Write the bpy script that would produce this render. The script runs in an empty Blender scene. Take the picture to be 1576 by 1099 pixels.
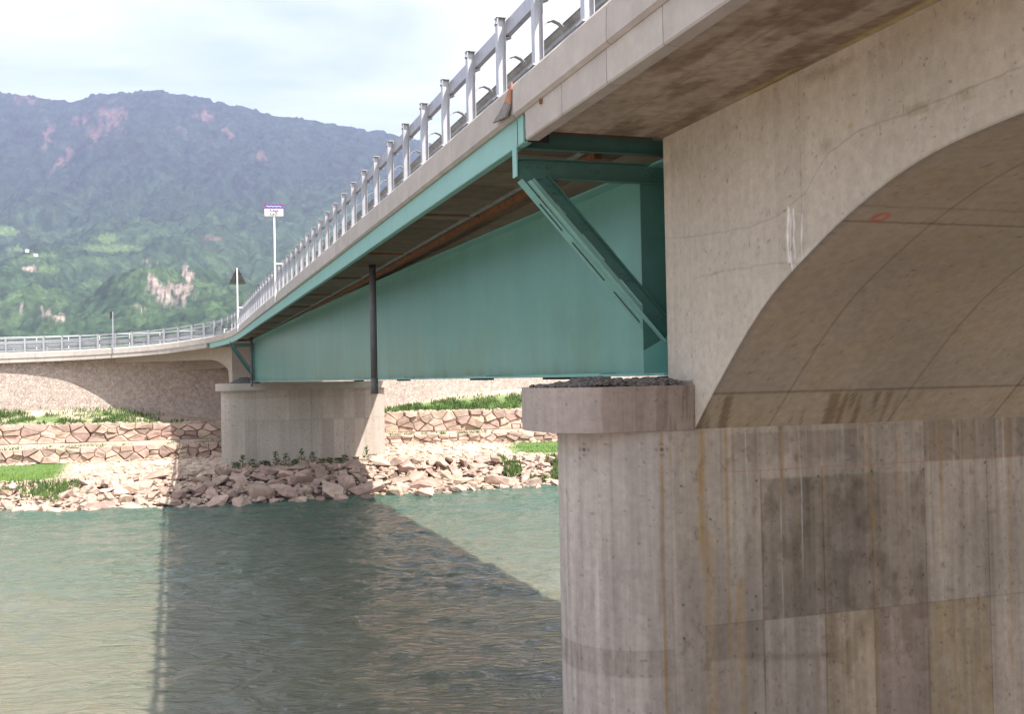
import bpy, bmesh, math, random
import numpy as np
from mathutils import Vector, Matrix
random.seed(7); rng = np.random.default_rng(11)
sc = bpy.context.scene
COL = sc.collection
# ------------------------------------------------------------------ camera, sky, sun, exposure
cam = bpy.data.cameras.new("camera"); cam.sensor_width = 36; cam.lens = 36.55
cam.clip_start = .1; cam.clip_end = 20000
camo = bpy.data.objects.new("camera", cam); COL.objects.link(camo); sc.camera = camo
camo.matrix_world = (Matrix.Rotation(math.radians(90) + math.atan(29.5 / 1600), 4, 'X')
                     @ Matrix.Rotation(-.02, 4, 'Z'))
SUN = Vector((.60, -.52, 1.0)).normalized()            # towards the sun
w = bpy.data.worlds.new("World"); sc.world = w; w.use_nodes = True
nt = w.node_tree; nt.nodes.clear(); N = nt.nodes.new; Lk = nt.links.new
out = N('ShaderNodeOutputWorld'); bg = N('ShaderNodeBackground')
sky = N('ShaderNodeTexSky'); sky.sky_type = 'NISHITA'; sky.sun_disc = False
sky.sun_elevation = math.asin(SUN.z); sky.sun_rotation = math.atan2(SUN.x, SUN.y)
sky.air_density = 1.2; sky.dust_density = 2.0; sky.ozone_density = 1.2
tc = N('ShaderNodeTexCoord'); mp = N('ShaderNodeMapping'); mp.inputs['Scale'].default_value = (1.2, 1.2, 4.5)
mp.inputs['Location'].default_value = (.35, .1, .2)
n1 = N('ShaderNodeTexNoise'); n1.inputs['Scale'].default_value = 1.5; n1.inputs['Detail'].default_value = 7
n1.inputs['Roughness'].default_value = .55; n1.inputs['Distortion'].default_value = .4
rp = N('ShaderNodeValToRGB'); rp.color_ramp.elements[0].position = .38; rp.color_ramp.elements[1].position = .60
mx = N('ShaderNodeMix'); mx.data_type = 'RGBA'; mx.inputs[7].default_value = (7.0, 7.1, 7.2, 1)
mm = N('ShaderNodeMath'); mm.operation = 'MULTIPLY_ADD'; mm.inputs[1].default_value = .78; mm.inputs[2].default_value = .20
Lk(tc.outputs['Generated'], mp.inputs['Vector']); Lk(mp.outputs['Vector'], n1.inputs['Vector'])
Lk(n1.outputs['Fac'], rp.inputs['Fac']); Lk(rp.outputs['Color'], mm.inputs[0]); Lk(mm.outputs[0], mx.inputs[0])
Lk(sky.outputs['Color'], mx.inputs[6]); Lk(mx.outputs[2], bg.inputs['Color']); Lk(bg.outputs[0], out.inputs['Surface'])
bg.inputs['Strength'].default_value = .10
sl = bpy.data.lights.new("sun", 'SUN'); sl.energy = 4.3; sl.angle = math.radians(.5); sl.color = (1, .955, .88)
so = bpy.data.objects.new("sun", sl); COL.objects.link(so)
so.rotation_euler = SUN.to_track_quat('Z', 'Y').to_euler(); so.location = (30, -30, 60)
vs = sc.view_settings; vs.view_transform = 'Standard'; vs.look = 'None'; vs.gamma = 1; vs.use_curve_mapping = False
vs.exposure = 1.25
sc.cycles.max_bounces = 8; sc.cycles.diffuse_bounces = 5; sc.cycles.volume_bounces = 0

# ------------------------------------------------------------------ noise
def _h(ix, iy, seed):
    n = (ix.astype(np.int64) * 374761393 + iy.astype(np.int64) * 668265263 + seed * 974634777) & 0xffffffff
    n = ((n ^ (n >> 13)) * 1274126177) & 0xffffffff
    n = ((n ^ (n >> 16)) * 2246822519) & 0xffffffff
    return ((n ^ (n >> 15)) & 0xffff) / 65535.
def vn(x, y, seed=0):
    x, y = np.broadcast_arrays(np.asarray(x, float), np.asarray(y, float))
    ix, iy = np.floor(x), np.floor(y); fx, fy = x - ix, y - iy
    fx = fx * fx * (3 - 2 * fx); fy = fy * fy * (3 - 2 * fy)
    a, b, c, d = _h(ix, iy, seed), _h(ix + 1, iy, seed), _h(ix, iy + 1, seed), _h(ix + 1, iy + 1, seed)
    return (a * (1 - fx) + b * fx) * (1 - fy) + (c * (1 - fx) + d * fx) * fy
def fbm(x, y, seed=0, o=4):
    s = 0; a = .5; t = 0
    for k in range(o):
        s = s + a * vn(x * 2 ** k, y * 2 ** k, seed + k * 17); t += a; a *= .5
    return s / t
def sst(a, b, x):
    t = np.clip((x - a) / (b - a), 0, 1); return t * t * (3 - 2 * t)

# ------------------------------------------------------------------ materials
def mat(name, col, rough=.8, metal=0., var=.15, scale=2., bump=0., bscale=20., attr=False, stretch=(1, 1, 1),
        col2=None, spec=.3):
    m = bpy.data.materials.new(name); m.use_nodes = True
    t = m.node_tree; b = t.nodes['Principled BSDF']; n = t.nodes.new; l = t.links.new
    b.inputs['Roughness'].default_value = rough; b.inputs['Metallic'].default_value = metal
    b.inputs['Specular IOR Level'].default_value = spec
    c = n('ShaderNodeTexCoord'); mpp = n('ShaderNodeMapping'); mpp.inputs['Scale'].default_value = stretch
    l(c.outputs['Object'], mpp.inputs['Vector'])
    a = n('ShaderNodeTexNoise'); a.inputs['Scale'].default_value = scale; a.inputs['Detail'].default_value = 8
    a.inputs['Roughness'].default_value = .65; l(mpp.outputs[0], a.inputs['Vector'])
    if attr:
        at = n('ShaderNodeAttribute'); at.attribute_name = 'Col'
        src = at.outputs['Color']
        mr = n('ShaderNodeMapRange'); mr.inputs['From Min'].default_value = .3; mr.inputs['From Max'].default_value = .7
        mr.inputs['To Min'].default_value = 1 - var; mr.inputs['To Max'].default_value = 1 + var
        l(a.outputs['Fac'], mr.inputs['Value'])
        vm = n('ShaderNodeVectorMath'); vm.operation = 'SCALE'; l(src, vm.inputs[0]); l(mr.outputs[0], vm.inputs['Scale'])
        l(vm.outputs[0], b.inputs['Base Color'])
    else:
        r = n('ShaderNodeValToRGB'); r.color_ramp.elements[0].position = .3; r.color_ramp.elements[1].position = .7
        c2 = col2 or tuple(min(1, x * (1 + var)) for x in col); c1 = tuple(x * (1 - var) for x in col)
        r.color_ramp.elements[0].color = (*c1, 1); r.color_ramp.elements[1].color = (*c2, 1)
        l(a.outputs['Fac'], r.inputs['Fac']); l(r.outputs['Color'], b.inputs['Base Color'])
        src = r.outputs['Color']
    if bump:
        bn = n('ShaderNodeTexNoise'); bn.inputs['Scale'].default_value = bscale; bn.inputs['Detail'].default_value = 6
        l(mpp.outputs[0], bn.inputs['Vector'])
        bp = n('ShaderNodeBump'); bp.inputs['Strength'].default_value = bump; bp.inputs['Distance'].default_value = .02
        l(bn.outputs['Fac'], bp.inputs['Height']); l(bp.outputs[0], b.inputs['Normal'])
    return m
def piece_tint(m, amt=.25, hue=.02):
    """every object with this material gets its own tone (stones, slabs)"""
    t = m.node_tree; b = t.nodes['Principled BSDF']; src = b.inputs['Base Color'].links[0].from_socket
    oi = t.nodes.new('ShaderNodeObjectInfo'); mr = t.nodes.new('ShaderNodeMapRange')
    mr.inputs['To Min'].default_value = 1 - amt; mr.inputs['To Max'].default_value = 1 + amt
    t.links.new(oi.outputs['Random'], mr.inputs['Value'])
    hs = t.nodes.new('ShaderNodeHueSaturation'); t.links.new(src, hs.inputs['Color']); t.links.new(mr.outputs[0], hs.inputs['Value'])
    m2 = t.nodes.new('ShaderNodeMath'); m2.operation = 'MULTIPLY'; m2.inputs[1].default_value = 7.31
    f = t.nodes.new('ShaderNodeMath'); f.operation = 'FRACT'; t.links.new(oi.outputs['Random'], m2.inputs[0]); t.links.new(m2.outputs[0], f.inputs[0])
    mh = t.nodes.new('ShaderNodeMapRange'); mh.inputs['To Min'].default_value = .5 - hue; mh.inputs['To Max'].default_value = .5 + hue
    t.links.new(f.outputs[0], mh.inputs['Value']); t.links.new(mh.outputs[0], hs.inputs['Hue'])
    t.links.new(hs.outputs[0], b.inputs['Base Color'])
M_CON = mat('concrete', (.40, .355, .31), .85, var=.10, scale=3, bump=.25, bscale=40)
M_KERB = mat('kerb_concrete', (.44, .40, .37), .85, var=.12, scale=2.5, bump=.2, bscale=50)
piece_tint(M_KERB, .05, .004)
M_PAINT = mat('weathered_concrete', (1, 1, 1), .85, var=.13, scale=9, bump=.3, bscale=45, attr=True)
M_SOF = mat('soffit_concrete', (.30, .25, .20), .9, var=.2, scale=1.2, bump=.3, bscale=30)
M_PLANK = mat('precast_plank', (.17, .125, .09), .9, var=.25, scale=3); piece_tint(M_PLANK, .22, .01)
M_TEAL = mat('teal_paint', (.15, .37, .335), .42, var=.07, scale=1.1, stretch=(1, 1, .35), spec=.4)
M_TEALD = mat('teal_paint_shaded', (.050, .135, .115), .5, var=.12, scale=3, spec=.4)  # same teal on the under-deck steel, its shade put into the colour
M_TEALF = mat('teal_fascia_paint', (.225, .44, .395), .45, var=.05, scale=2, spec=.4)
M_WEB = mat('teal_web', (1, 1, 1), .33, var=.05, scale=4, attr=True, spec=.4)
M_RUST = mat('rusty_timber', (.21, .088, .040), .85, var=.35, scale=6)
M_GALV = mat('galvanised_steel', (.46, .46, .49), .45, .6, var=.12, scale=6); piece_tint(M_GALV, .08, .003)
M_GALVD = mat('weathered_galvanised', (.34, .34, .34), .55, .55, var=.3, scale=4)
M_WHITE = mat('white_paint', (.8, .8, .8), .5, var=.03)
M_DARKM = mat('dark_sign_back', (.05, .052, .05), .6, .2, var=.15)
M_PIPE = mat('grey_pipe', (.13, .125, .13), .55, var=.15, scale=5)
M_BLACK = mat('black_rubber', (.02, .02, .02), .8)
M_ROCK = mat('porphyry', (.41, .298, .24), .92, var=.34, scale=1.6, bump=.8, bscale=7); piece_tint(M_ROCK, .26, .016)
M_ROCKS = mat('porphyry_rubble', (.44, .335, .265), .92, var=.3, scale=1.2, bump=.5, bscale=9)
M_GRAVEL = mat('dark_gravel', (.17, .15, .14), .95, var=.4, scale=14)
M_GRD = mat('bank_ground', (1, 1, 1), .95, var=.22, scale=5, bump=.8, bscale=8, attr=True)
M_GRASS = mat('grass', (.080, .130, .034), .8, var=.45, scale=.7)
M_WEED = mat('weed_leaf', (.05, .12, .02), .7, var=.3, scale=8)
M_MTN = mat('mountain_forest', (1, 1, 1), .95, var=.55, scale=.09, attr=True, spec=0)
M_ASPH = mat('asphalt', (.05, .05, .05), .9, var=.2)

# ------------------------------------------------------------------ object helpers
def tag(o, label=None, cat=None, group=None, kind=None):
    if label: o['label'] = label
    if cat: o['category'] = cat
    if group: o['group'] = group
    if kind: o['kind'] = kind
    return o
def link(name, me, parent=None, m=None):
    if m is not None and not me.materials: me.materials.append(m)
    o = bpy.data.objects.new(name, me); COL.objects.link(o)
    if parent is not None: o.parent = parent; 
    return o
def local(parent, P):
    return P
def empty(name, loc=(0, 0, 0), rz=0):
    o = bpy.data.objects.new(name, None); COL.objects.link(o); o.location = loc; o.rotation_euler = (0, 0, rz)
    o.empty_display_size = .3
    return o
def mesh(name, V, F, m, parent=None, smooth=False):
    me = bpy.data.meshes.new(name); me.from_pydata([tuple(v) for v in V], [], F)
    if smooth: me.polygons.foreach_set('use_smooth', [True] * len(me.polygons))
    me.update(); o = link(name, me, parent, m)
    if parent is not None: o.matrix_parent_inverse = pinv(parent)
    return o
def pinv(p):
    return (Matrix.Translation(p.location) @ p.rotation_euler.to_matrix().to_4x4()).inverted()
def grid(name, P, m, parent=None, col=None, smooth=True, flip=False, wrap=False):
    n, k = P.shape[:2]; me = bpy.data.meshes.new(name)
    i, j = np.meshgrid(np.arange(n - 1), np.arange(k - 1), indexing='ij'); a = (i * k + j).ravel()
    q = np.stack([a, a + k, a + k + 1, a + 1], 1) if not flip else np.stack([a, a + 1, a + k + 1, a + k], 1)
    me.vertices.add(n * k); me.vertices.foreach_set('co', P.reshape(-1).astype(np.float32))
    me.loops.add(q.size); me.loops.foreach_set('vertex_index', q.ravel().astype(np.int32))
    me.polygons.add(len(q)); me.polygons.foreach_set('loop_start', (np.arange(len(q)) * 4).astype(np.int32))
    me.polygons.foreach_set('loop_total', np.full(len(q), 4, np.int32))
    me.polygons.foreach_set('use_smooth', np.full(len(q), smooth))
    me.update(calc_edges=True); me.validate()
    if col is not None:
        ca = me.color_attributes.new('Col', 'FLOAT_COLOR', 'POINT')
        c4 = np.ones((n * k, 4), np.float32); c4[:, :3] = np.clip(col.reshape(-1, 3), 0, 1); ca.data.foreach_set('color', c4.ravel())
    o = link(name, me, parent, m)
    if parent is not None: o.matrix_parent_inverse = pinv(parent)
    return o
class MB:
    def __init__(s): s.V = []; s.F = []
    def add(s, V, F):
        b = len(s.V); s.V += [tuple(v) for v in V]; s.F += [tuple(b + i for i in f) for f in F]; return s
    def bar(s, p1, p2, wd, th, side):
        """box along p1->p2, width wd along 'side', thickness th across both"""
        p1, p2, side = Vector(p1), Vector(p2), Vector(side).normalized()
        ax = (p2 - p1).normalized(); side = (side - ax * side.dot(ax)).normalized(); nn = ax.cross(side)
        V = []
        for p in (p1, p2):
            for a, b in ((-1, -1), (1, -1), (1, 1), (-1, 1)): V.append(p + side * wd / 2 * a + nn * th / 2 * b)
        return s.add(V, [(3, 2, 1, 0), (4, 5, 6, 7), (0, 1, 5, 4), (1, 2, 6, 5), (2, 3, 7, 6), (3, 0, 4, 7)])
    def tube(s, p1, p2, r, n=10, r2=None):
        p1, p2 = Vector(p1), Vector(p2); ax = (p2 - p1).normalized()
        a = ax.orthogonal().normalized(); b = ax.cross(a); V = []; r2 = r if r2 is None else r2
        for p, rr in ((p1, r), (p2, r2)):
            for i in range(n):
                t = 2 * math.pi * i / n; V.append(p + a * math.cos(t) * rr + b * math.sin(t) * rr)
        F = [(i, (i + 1) % n, n + (i + 1) % n, n + i) for i in range(n)] + [tuple(range(n))[::-1], tuple(range(n, 2 * n))]
        return s.add(V, F)
    def build(s, name, m, parent=None, smooth=False): return mesh(name, s.V, s.F, m, parent, smooth)

# ------------------------------------------------------------------ bridge line (metres; s = distance along left deck edge from the near joint)
U = np.array((-.3132, .9497)); Vr = np.array((.9497, .3132)); P0 = np.array((.194, 12.9))
ctrl = [tuple(P0 + U * s) for s in range(-40, 57, 8)]
zc = [3.86, 3.85, 3.84, 3.83, 3.81, 3.79, 3.76, 3.72, 3.70, 3.68, 3.67, 3.64, 3.62]
ctrl += [(-18.8, 70.0), (-19.95, 72.4), (-21.6, 74.6), (-24.1, 76.4), (-27.5, 77.8), (-32, 78.4), (-37, 78.2), (-42, 77.2), (-48, 75.3), (-56, 71.5), (-64, 67)]
zc += [3.55, 3.47, 3.32, 3.12, 2.88, 2.68, 2.55, 2.44, 2.3, 2.15, 2.0]
pts = []
for i in range(len(ctrl) - 1):
    a = np.array([*ctrl[max(i - 1, 0)], zc[max(i - 1, 0)]]); b = np.array([*ctrl[i], zc[i]]); c = np.array([*ctrl[i + 1], zc[i + 1]])
    d = np.array([*ctrl[min(i + 2, len(ctrl) - 1)], zc[min(i + 2, len(ctrl) - 1)]])
    for t in np.linspace(0, 1, 24, endpoint=False):
        pts.append(.5 * (2 * b + (c - a) * t + (2 * a - 5 * b + 4 * c - d) * t * t + (3 * b - a - 3 * c + d) * t ** 3))
pts = np.array(pts); dl = np.hypot(*np.diff(pts[:, :2], axis=0).T); SS = np.concatenate([[0], np.cumsum(dl)]) - 40.
SMAX = SS[-1] - .5
def sup(s): return np.interp(s, [45, 75, 110], [0, .05, .05])
def at(s, wv, dz=0):
    """point at distance s, wv metres right of the left edge, dz above the kerb top"""
    s = np.asarray(s, float); X = np.interp(s, SS, pts[:, 0]); Y = np.interp(s, SS, pts[:, 1]); Z = np.interp(s, SS, pts[:, 2])
    e = .6; dx = np.interp(s + e, SS, pts[:, 0]) - np.interp(s - e, SS, pts[:, 0]); dy = np.interp(s + e, SS, pts[:, 1]) - np.interp(s - e, SS, pts[:, 1])
    L = np.hypot(dx, dy); nx, ny = dy / L, -dx / L
    return np.stack([X + nx * wv, Y + ny * wv, Z + dz + sup(s) * np.maximum(np.asarray(wv) - .5, 0)], -1)
def sweep(name, s0, s1, prof, m, parent, step=1., smooth=False):
    n = max(2, int(abs(s1 - s0) / step) + 1); k = len(prof); V = []
    for s in np.linspace(s0, s1, n):
        for (a, z) in prof: V.append(at(s, a, z))
    F = [(i * k + j, i * k + (j + 1) % k, (i + 1) * k + (j + 1) % k, (i + 1) * k + j) for i in range(n - 1) for j in range(k)]
    F += [tuple(range(k))[::-1], tuple(range((n - 1) * k, n * k))]
    return mesh(name, V, F, m, parent, smooth)
def bp(wv, s, z):                       # straight part, absolute height
    q = P0 + Vr * wv + U * s; return Vector((q[0], q[1], z))
def inv(x, y, wv):
    yh = 579 - .02 * (x - 788); k = (x + .02 * (yh - y) - 788) / 1600
    s = (P0[0] + .9497 * wv - k * (P0[1] + .3132 * wv)) / (.3132 + .9497 * k); D = P0[1] + .3132 * wv + .9497 * s
    return s, (yh - y) * D / 1600
def invs(x, y, s):                      # surface facing the bank, station s -> (w, z)
    yh = 579 - .02 * (x - 788); k = (x + .02 * (yh - y) - 788) / 1600
    wv = (k * (P0[1] + .9497 * s) - P0[0] + .3132 * s) / (.9497 - .3132 * k); D = P0[1] + .3132 * wv + .9497 * s
    return wv, (yh - y) * D / 1600
DW = 11.6
def s_px(px, wv):
    q = np.arange(30, SMAX, .05); a = at(q, wv); return float(q[int(np.argmin(np.abs(788 + 1600 * a[:, 0] / a[:, 1] - px)))])
S_BR = s_px(353.5, 0); S_J = s_px(318.5, 0); S_BOX = s_px(357, 1.95); S_BEND = s_px(178, 1.95)
print('stations', S_BR, S_J, S_BOX, S_BEND)
def deck(parent, s0, s1, slab_m, under, kerb_s0=None, kerb_s1=None, step=1.):
    sweep('deck_slab', s0, s1, [(.36, -.16), (DW - .36, -.16), (DW - .36, under), (.36, under)], slab_m, parent, step)
    sweep('road_surface', s0, s1, [(.46, -.157), (DW - .46, -.157), (DW - .46, -.10), (.46, -.10)], M_ASPH, parent, step)
def kerbs(parent, a, b, side, L=3.0, step=1.):
    n = max(1, round((b - a) / L)); d = (b - a) / n
    for i in range(n):
        p = [(-.03, -.455), (.015, -.49), (.44, -.49), (.44, .0), (.06, .0), (-.02, -.09)]
        if side: p = [(DW - x, z) for x, z in p][::-1]
        sweep('kerb_block', a + i * d + .008, a + (i + 1) * d - .008, p, M_KERB, parent, step)

# ------------------------------------------------------------------ water, banks
WZ = -7.2
def wl(X): return np.interp(X, [-400, -120, -60, -29.1, -22, -16.7, -9.4, 2.8, 20, 60, 200, 600], [30, 50, 56.6, 59.7, 60.1, 60.8, 63.2, 67.7, 74, 88, 138, 280])
t2 = np.array([(-400, 45, -5.5, -5.4), (-120, 60, -5.5, -4.6), (-60, 66.5, -5.5, -4.6), (-44, 71.5, -5.5, -4.6), (-31, 74, -5.50, -4.5), (-18, 75.8, -5.3, -4.4), (-8, 80, -5.05, -4.4), (2.5, 83.8, -5.3, -4.55), (30, 94, -5.4, -4.6), (200, 158, -5.4, -4.6), (600, 305, -5.4, -4.6)])
t1 = np.array([(-400, 48, -4.3, -3), (-120, 63, -4.3, -2.95), (-60, 69.5, -4.3, -2.95), (-44, 75, -4.3, -2.95), (-35, 76.9, -4.30, -2.92), (-22, 79, -4.25, -3.1), (-9.5, 84, -4.35, -2.75), (1, 87.4, -4.4, -2.82), (30, 98, -4.4, -2.8), (200, 162, -4.4, -2.8), (600, 310, -4.4, -2.8)])
wb = np.array([(-400, 52, -1.7), (-120, 65.5, -1.7), (-60, 72.0, -1.7), (-48, 75.9, -1.7), (-44, 77.1, -1.7), (-40, 78.0, -1.7), (-37, 78.6, -1.68), (-34, 79.15, -1.68), (-31.5, 79.8, -1.70), (-30, 80.25, -1.8), (-27, 81.2, -2.3), (-23.5, 82.0, -2.95), (-16, 84.2, -2.9), (-11, 87, -2.4), (-5, 90, -1.4), (1, 92, -1.0), (10, 95, -.7), (30, 102, -.6), (200, 168, -.6), (600, 316, -.6)])
cr = np.array([(-400, -6.4), (-33, -6.45), (-26, -6.35), (-22, -6.15), (-19, -5.95), (-16, -5.9), (-8, -5.85), (3, -6.0), (600, -6.0)])
def tI(t, X, c): return np.interp(X, t[:, 0], t[:, c])
water_x = np.concatenate([[-900, -400, -200], np.linspace(-100, 100, 60), [200, 400, 900]])
def water():
    xs = np.concatenate([[-400, -250, -150, -90, -55], np.arange(-36, 16, .15), [22, 40, 80, 160, 400]])
    tt = np.concatenate([[-120, -60, -20, 5, 12], np.arange(15, 74, .16)])
    P = np.zeros((len(xs), len(tt), 3)); lim = wl(xs) + 5
    P[..., 0] = xs[:, None]; Yy = np.minimum(tt[None, :], 0 * xs[:, None] + 1e9); P[..., 1] = np.where(tt[None, :] > 15, 15 + (tt[None, :] - 15) * (lim[:, None] - 15) / (73.9 - 15), Yy)
    xa = P[..., 0] * .97 - P[..., 1] * .24; ya = P[..., 0] * .24 + P[..., 1] * .97
    wx = xa + 1.6 * fbm(xa * .25, ya * .25, 70, 3); wy = ya + 1.2 * fbm(xa * .3 + 9, ya * .3, 71, 3)
    h = (fbm(wx * .40, wy * .70, 72, 2) - .5) * .22 + (fbm(wx * 1.4, wy * 1.9, 73, 3) - .5) * .13 * (.35 + 1.3 * vn(xa * .12, ya * .2, 74))
    P[..., 2] = WZ + h * ((np.abs(P[..., 0] + 10) < 26) & (P[..., 1] > 14))
    o = grid('water', P, None, smooth=True, flip=False); tag(o, kind='structure', label='green grey river flowing under the bridge')
    m = bpy.data.materials.new('river_water'); m.use_nodes = True; t = m.node_tree; b = t.nodes['Principled BSDF']; n = t.nodes.new; l = t.links.new
    o.data.materials.append(m)
    b.inputs['Roughness'].default_value = .07; b.inputs['Subsurface Weight'].default_value = 1; b.inputs['Subsurface Radius'].default_value = (.35, .6, .4); b.inputs['Subsurface Scale'].default_value = 1.5; b.inputs['IOR'].default_value = 1.33; b.inputs['Specular IOR Level'].default_value = .5
    c = n('ShaderNodeTexCoord')
    def noise(sx, sy, sc_, det, dist=0.):
        mpp = n('ShaderNodeMapping'); mpp.inputs['Scale'].default_value = (sx, sy, 1); mpp.inputs['Rotation'].default_value = (0, 0, -.25)
        a = n('ShaderNodeTexNoise'); a.inputs['Scale'].default_value = sc_; a.inputs['Detail'].default_value = det; a.inputs['Distortion'].default_value = dist
        l(c.outputs['Object'], mpp.inputs[0]); l(mpp.outputs[0], a.inputs['Vector']); return a.outputs['Fac']
    n0 = noise(.3, 1, .12, 4, .8); r = n('ShaderNodeValToRGB')
    r.color_ramp.elements[0].position = .38; r.color_ramp.elements[1].position = .62
    r.color_ramp.elements[0].color = (.135, .142, .098, 1); r.color_ramp.elements[1].color = (.175, .162, .116, 1)
    l(n0, r.inputs[0])
    # clearer, greener water towards the far bank
    sep = n('ShaderNodeSeparateXYZ'); l(c.outputs['Object'], sep.inputs[0])
    mr = n('ShaderNodeMapRange'); mr.inputs['From Min'].default_value = 26; mr.inputs['From Max'].default_value = 58; l(sep.outputs['Y'], mr.inputs['Value'])
    mxx = n('ShaderNodeMix'); mxx.data_type = 'RGBA'; mxx.inputs[7].default_value = (.052, .104, .076, 1); l(r.outputs[0], mxx.inputs[6]); l(mr.outputs[0], mxx.inputs[0])
    l(mxx.outputs[2], b.inputs['Base Color'])
    prev = None
    for (f, st, di) in ((noise(.6, 1.5, 1.5, 4, 1.6), 1., .22), (noise(.7, 1.4, 6, 5, .8), 1., .045)):
        bb = n('ShaderNodeBump'); bb.inputs['Strength'].default_value = st; bb.inputs['Distance'].default_value = di; l(f, bb.inputs['Height'])
        if prev: l(prev, bb.inputs['Normal'])
        prev = bb.outputs[0]
    l(prev, b.inputs['Normal'])
water()

PINK = np.array((.54, .40, .33)); SAND = np.array((.56, .46, .35)); GRN = np.array((.10, .17, .045)); MUD = np.array((.20, .15, .12))
def green_at(X, row, tt):
    """how green the bank is: rows = sloping terraces"""
    g = np.zeros_like(X)
    if row == 'upper':
        g = np.where(X < -27, sst(.25, .5, fbm(X * .5, tt * 3, 5)) * .9 * sst(-26, -31, X) * sst(.98, .55, tt), 0)
        g = g + sst(-11.5, -10, X) * sst(.85, .5, tt) * .95
        g = np.maximum(g, sst(.35, .1, tt) * sst(-24.5, -27, X) * .7)
    if row == 'plat':
        g = sst(-29.6, -31, X + (tt - .5) * 2) * sst(.15, .4, tt) + sst(-1.5, .8, X) * sst(.25, .5, tt)
    return np.clip(g, 0, 1)
def bank():
    Xs = np.concatenate([[-400, -250, -150, -100, -70], np.arange(-60, 40.1, .25), [50, 80, 130, 200, 350, 600]])
    rows = []; cols = []
    def add(Y, Z, c): rows.append(np.stack([Xs, Y, Z], -1)); cols.append(c)
    D0 = wl(Xs); D2 = tI(t2, Xs, 1); D1 = tI(t1, Xs, 1); DB = tI(wb, Xs, 1); CZ = np.interp(Xs, cr[:, 0], cr[:, 1])
    for q, z in ((-6, -10), (-1.5, -8.0), (0, -7.45), (1.5, None), (3, None), (4.5, None), (5.7, None)):
        zz = z if z is not None else (-7.45 + (CZ - .15 + 7.45) * q / 5.7)
        c = np.outer(np.ones_like(Xs), MUD if q < .5 else np.array((.15, .11, .09))); add(D0 + q, zz + 0 * Xs + .12 * (vn(Xs * .8, q + 0 * Xs, 3) - .5), c)
    for t in np.linspace(0.03, 1, 34):
        Y = (D0 + 5.9) * (1 - t) + (D2 - .35) * t; Z = (CZ - .12) * (1 - t) + tI(t2, Xs, 2) * t + .22 * (fbm(Xs * .6, t * 14, 8) - .5) * math.sin(math.pi * t)
        g = green_at(Xs, 'plat', t); nn = fbm(Xs * .8, t * 10, 4)
        base = np.outer(nn, PINK) * .5 + np.outer(1 - nn, SAND) * .5 + .5 * SAND; add(Y, Z, base * (1 - g[:, None]) + GRN * g[:, None])
    for dd, cc in ((.1, 2), (.45, 3)): add(D2 + dd, tI(t2, Xs, cc) - (.1 if cc == 3 else 0), np.outer(np.ones_like(Xs), MUD))
    for t in (.1, .5, 1):
        add((D2 + .5) * (1 - t) + (D1 - .3) * t, tI(t2, Xs, 3) * (1 - t) + tI(t1, Xs, 2) * t, np.outer(.6 + .4 * vn(Xs, 0 * Xs + t * 9, 2), SAND))
    for dd, cc in ((.1, 2), (.5, 3)): add(D1 + dd, tI(t1, Xs, cc) - (.1 if cc == 3 else 0), np.outer(np.ones_like(Xs), MUD))
    for t in np.linspace(.05, 1, 22):
        Y = (D1 + .6) * (1 - t) + (DB + .3) * t; Z = tI(t1, Xs, 3) * (1 - t) + tI(wb, Xs, 2) * t + .1 * (fbm(Xs * .9, t * 8, 9) - .5)
        g = green_at(Xs, 'upper', t + 0 * Xs); nn = fbm(Xs * .8, t * 10, 14)
        add(Y, Z, (np.outer(nn, PINK) * .4 + .6 * SAND) * (1 - g[:, None]) + GRN * g[:, None])
    o = grid('riverbank', np.array(rows), M_GRD, col=np.array(cols), smooth=False, flip=True)
    return tag(o, kind='structure', label='stony terraced far bank of the river')
BANK = bank()
# near bank under and beside the camera
Xs = np.linspace(-200, 200, 81); prof = [(-160, -1.2), (-30, -1.6), (-2, -1.75), (2.5, -1.85), (6, -4.0), (9, -5.9), (11.5, -7.4), (15, -9)]
P = np.array([[(x, d + .12 * x * (1 if x > 0 else .3) * 1.0, z + .25 * (vn(x * .3, d * .7, 1) - .5)) for x in Xs] for d, z in prof])
cc = np.ones((len(prof), 81, 3)) * np.array((.42, .34, .28)) * (.8 + .4 * rng.random((len(prof), 81, 1)))
tag(grid('near_bank', P, M_GRD, col=cc, smooth=False, flip=True), kind='structure', label='stony near bank')
# valley floor behind the wall
V = []
for x, d, _ in wb: V.append((x, d + .75, .2))
V += [(6000, 1000, .2), (6000, 8000, .2), (-8000, 8000, .2), (-8000, 400, .2)]
tag(mesh('valley_ground', V, [tuple(range(len(V)))], mat('valley_grass', (.09, .15, .04), .95, var=.3, scale=.02)), kind='structure')

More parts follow.
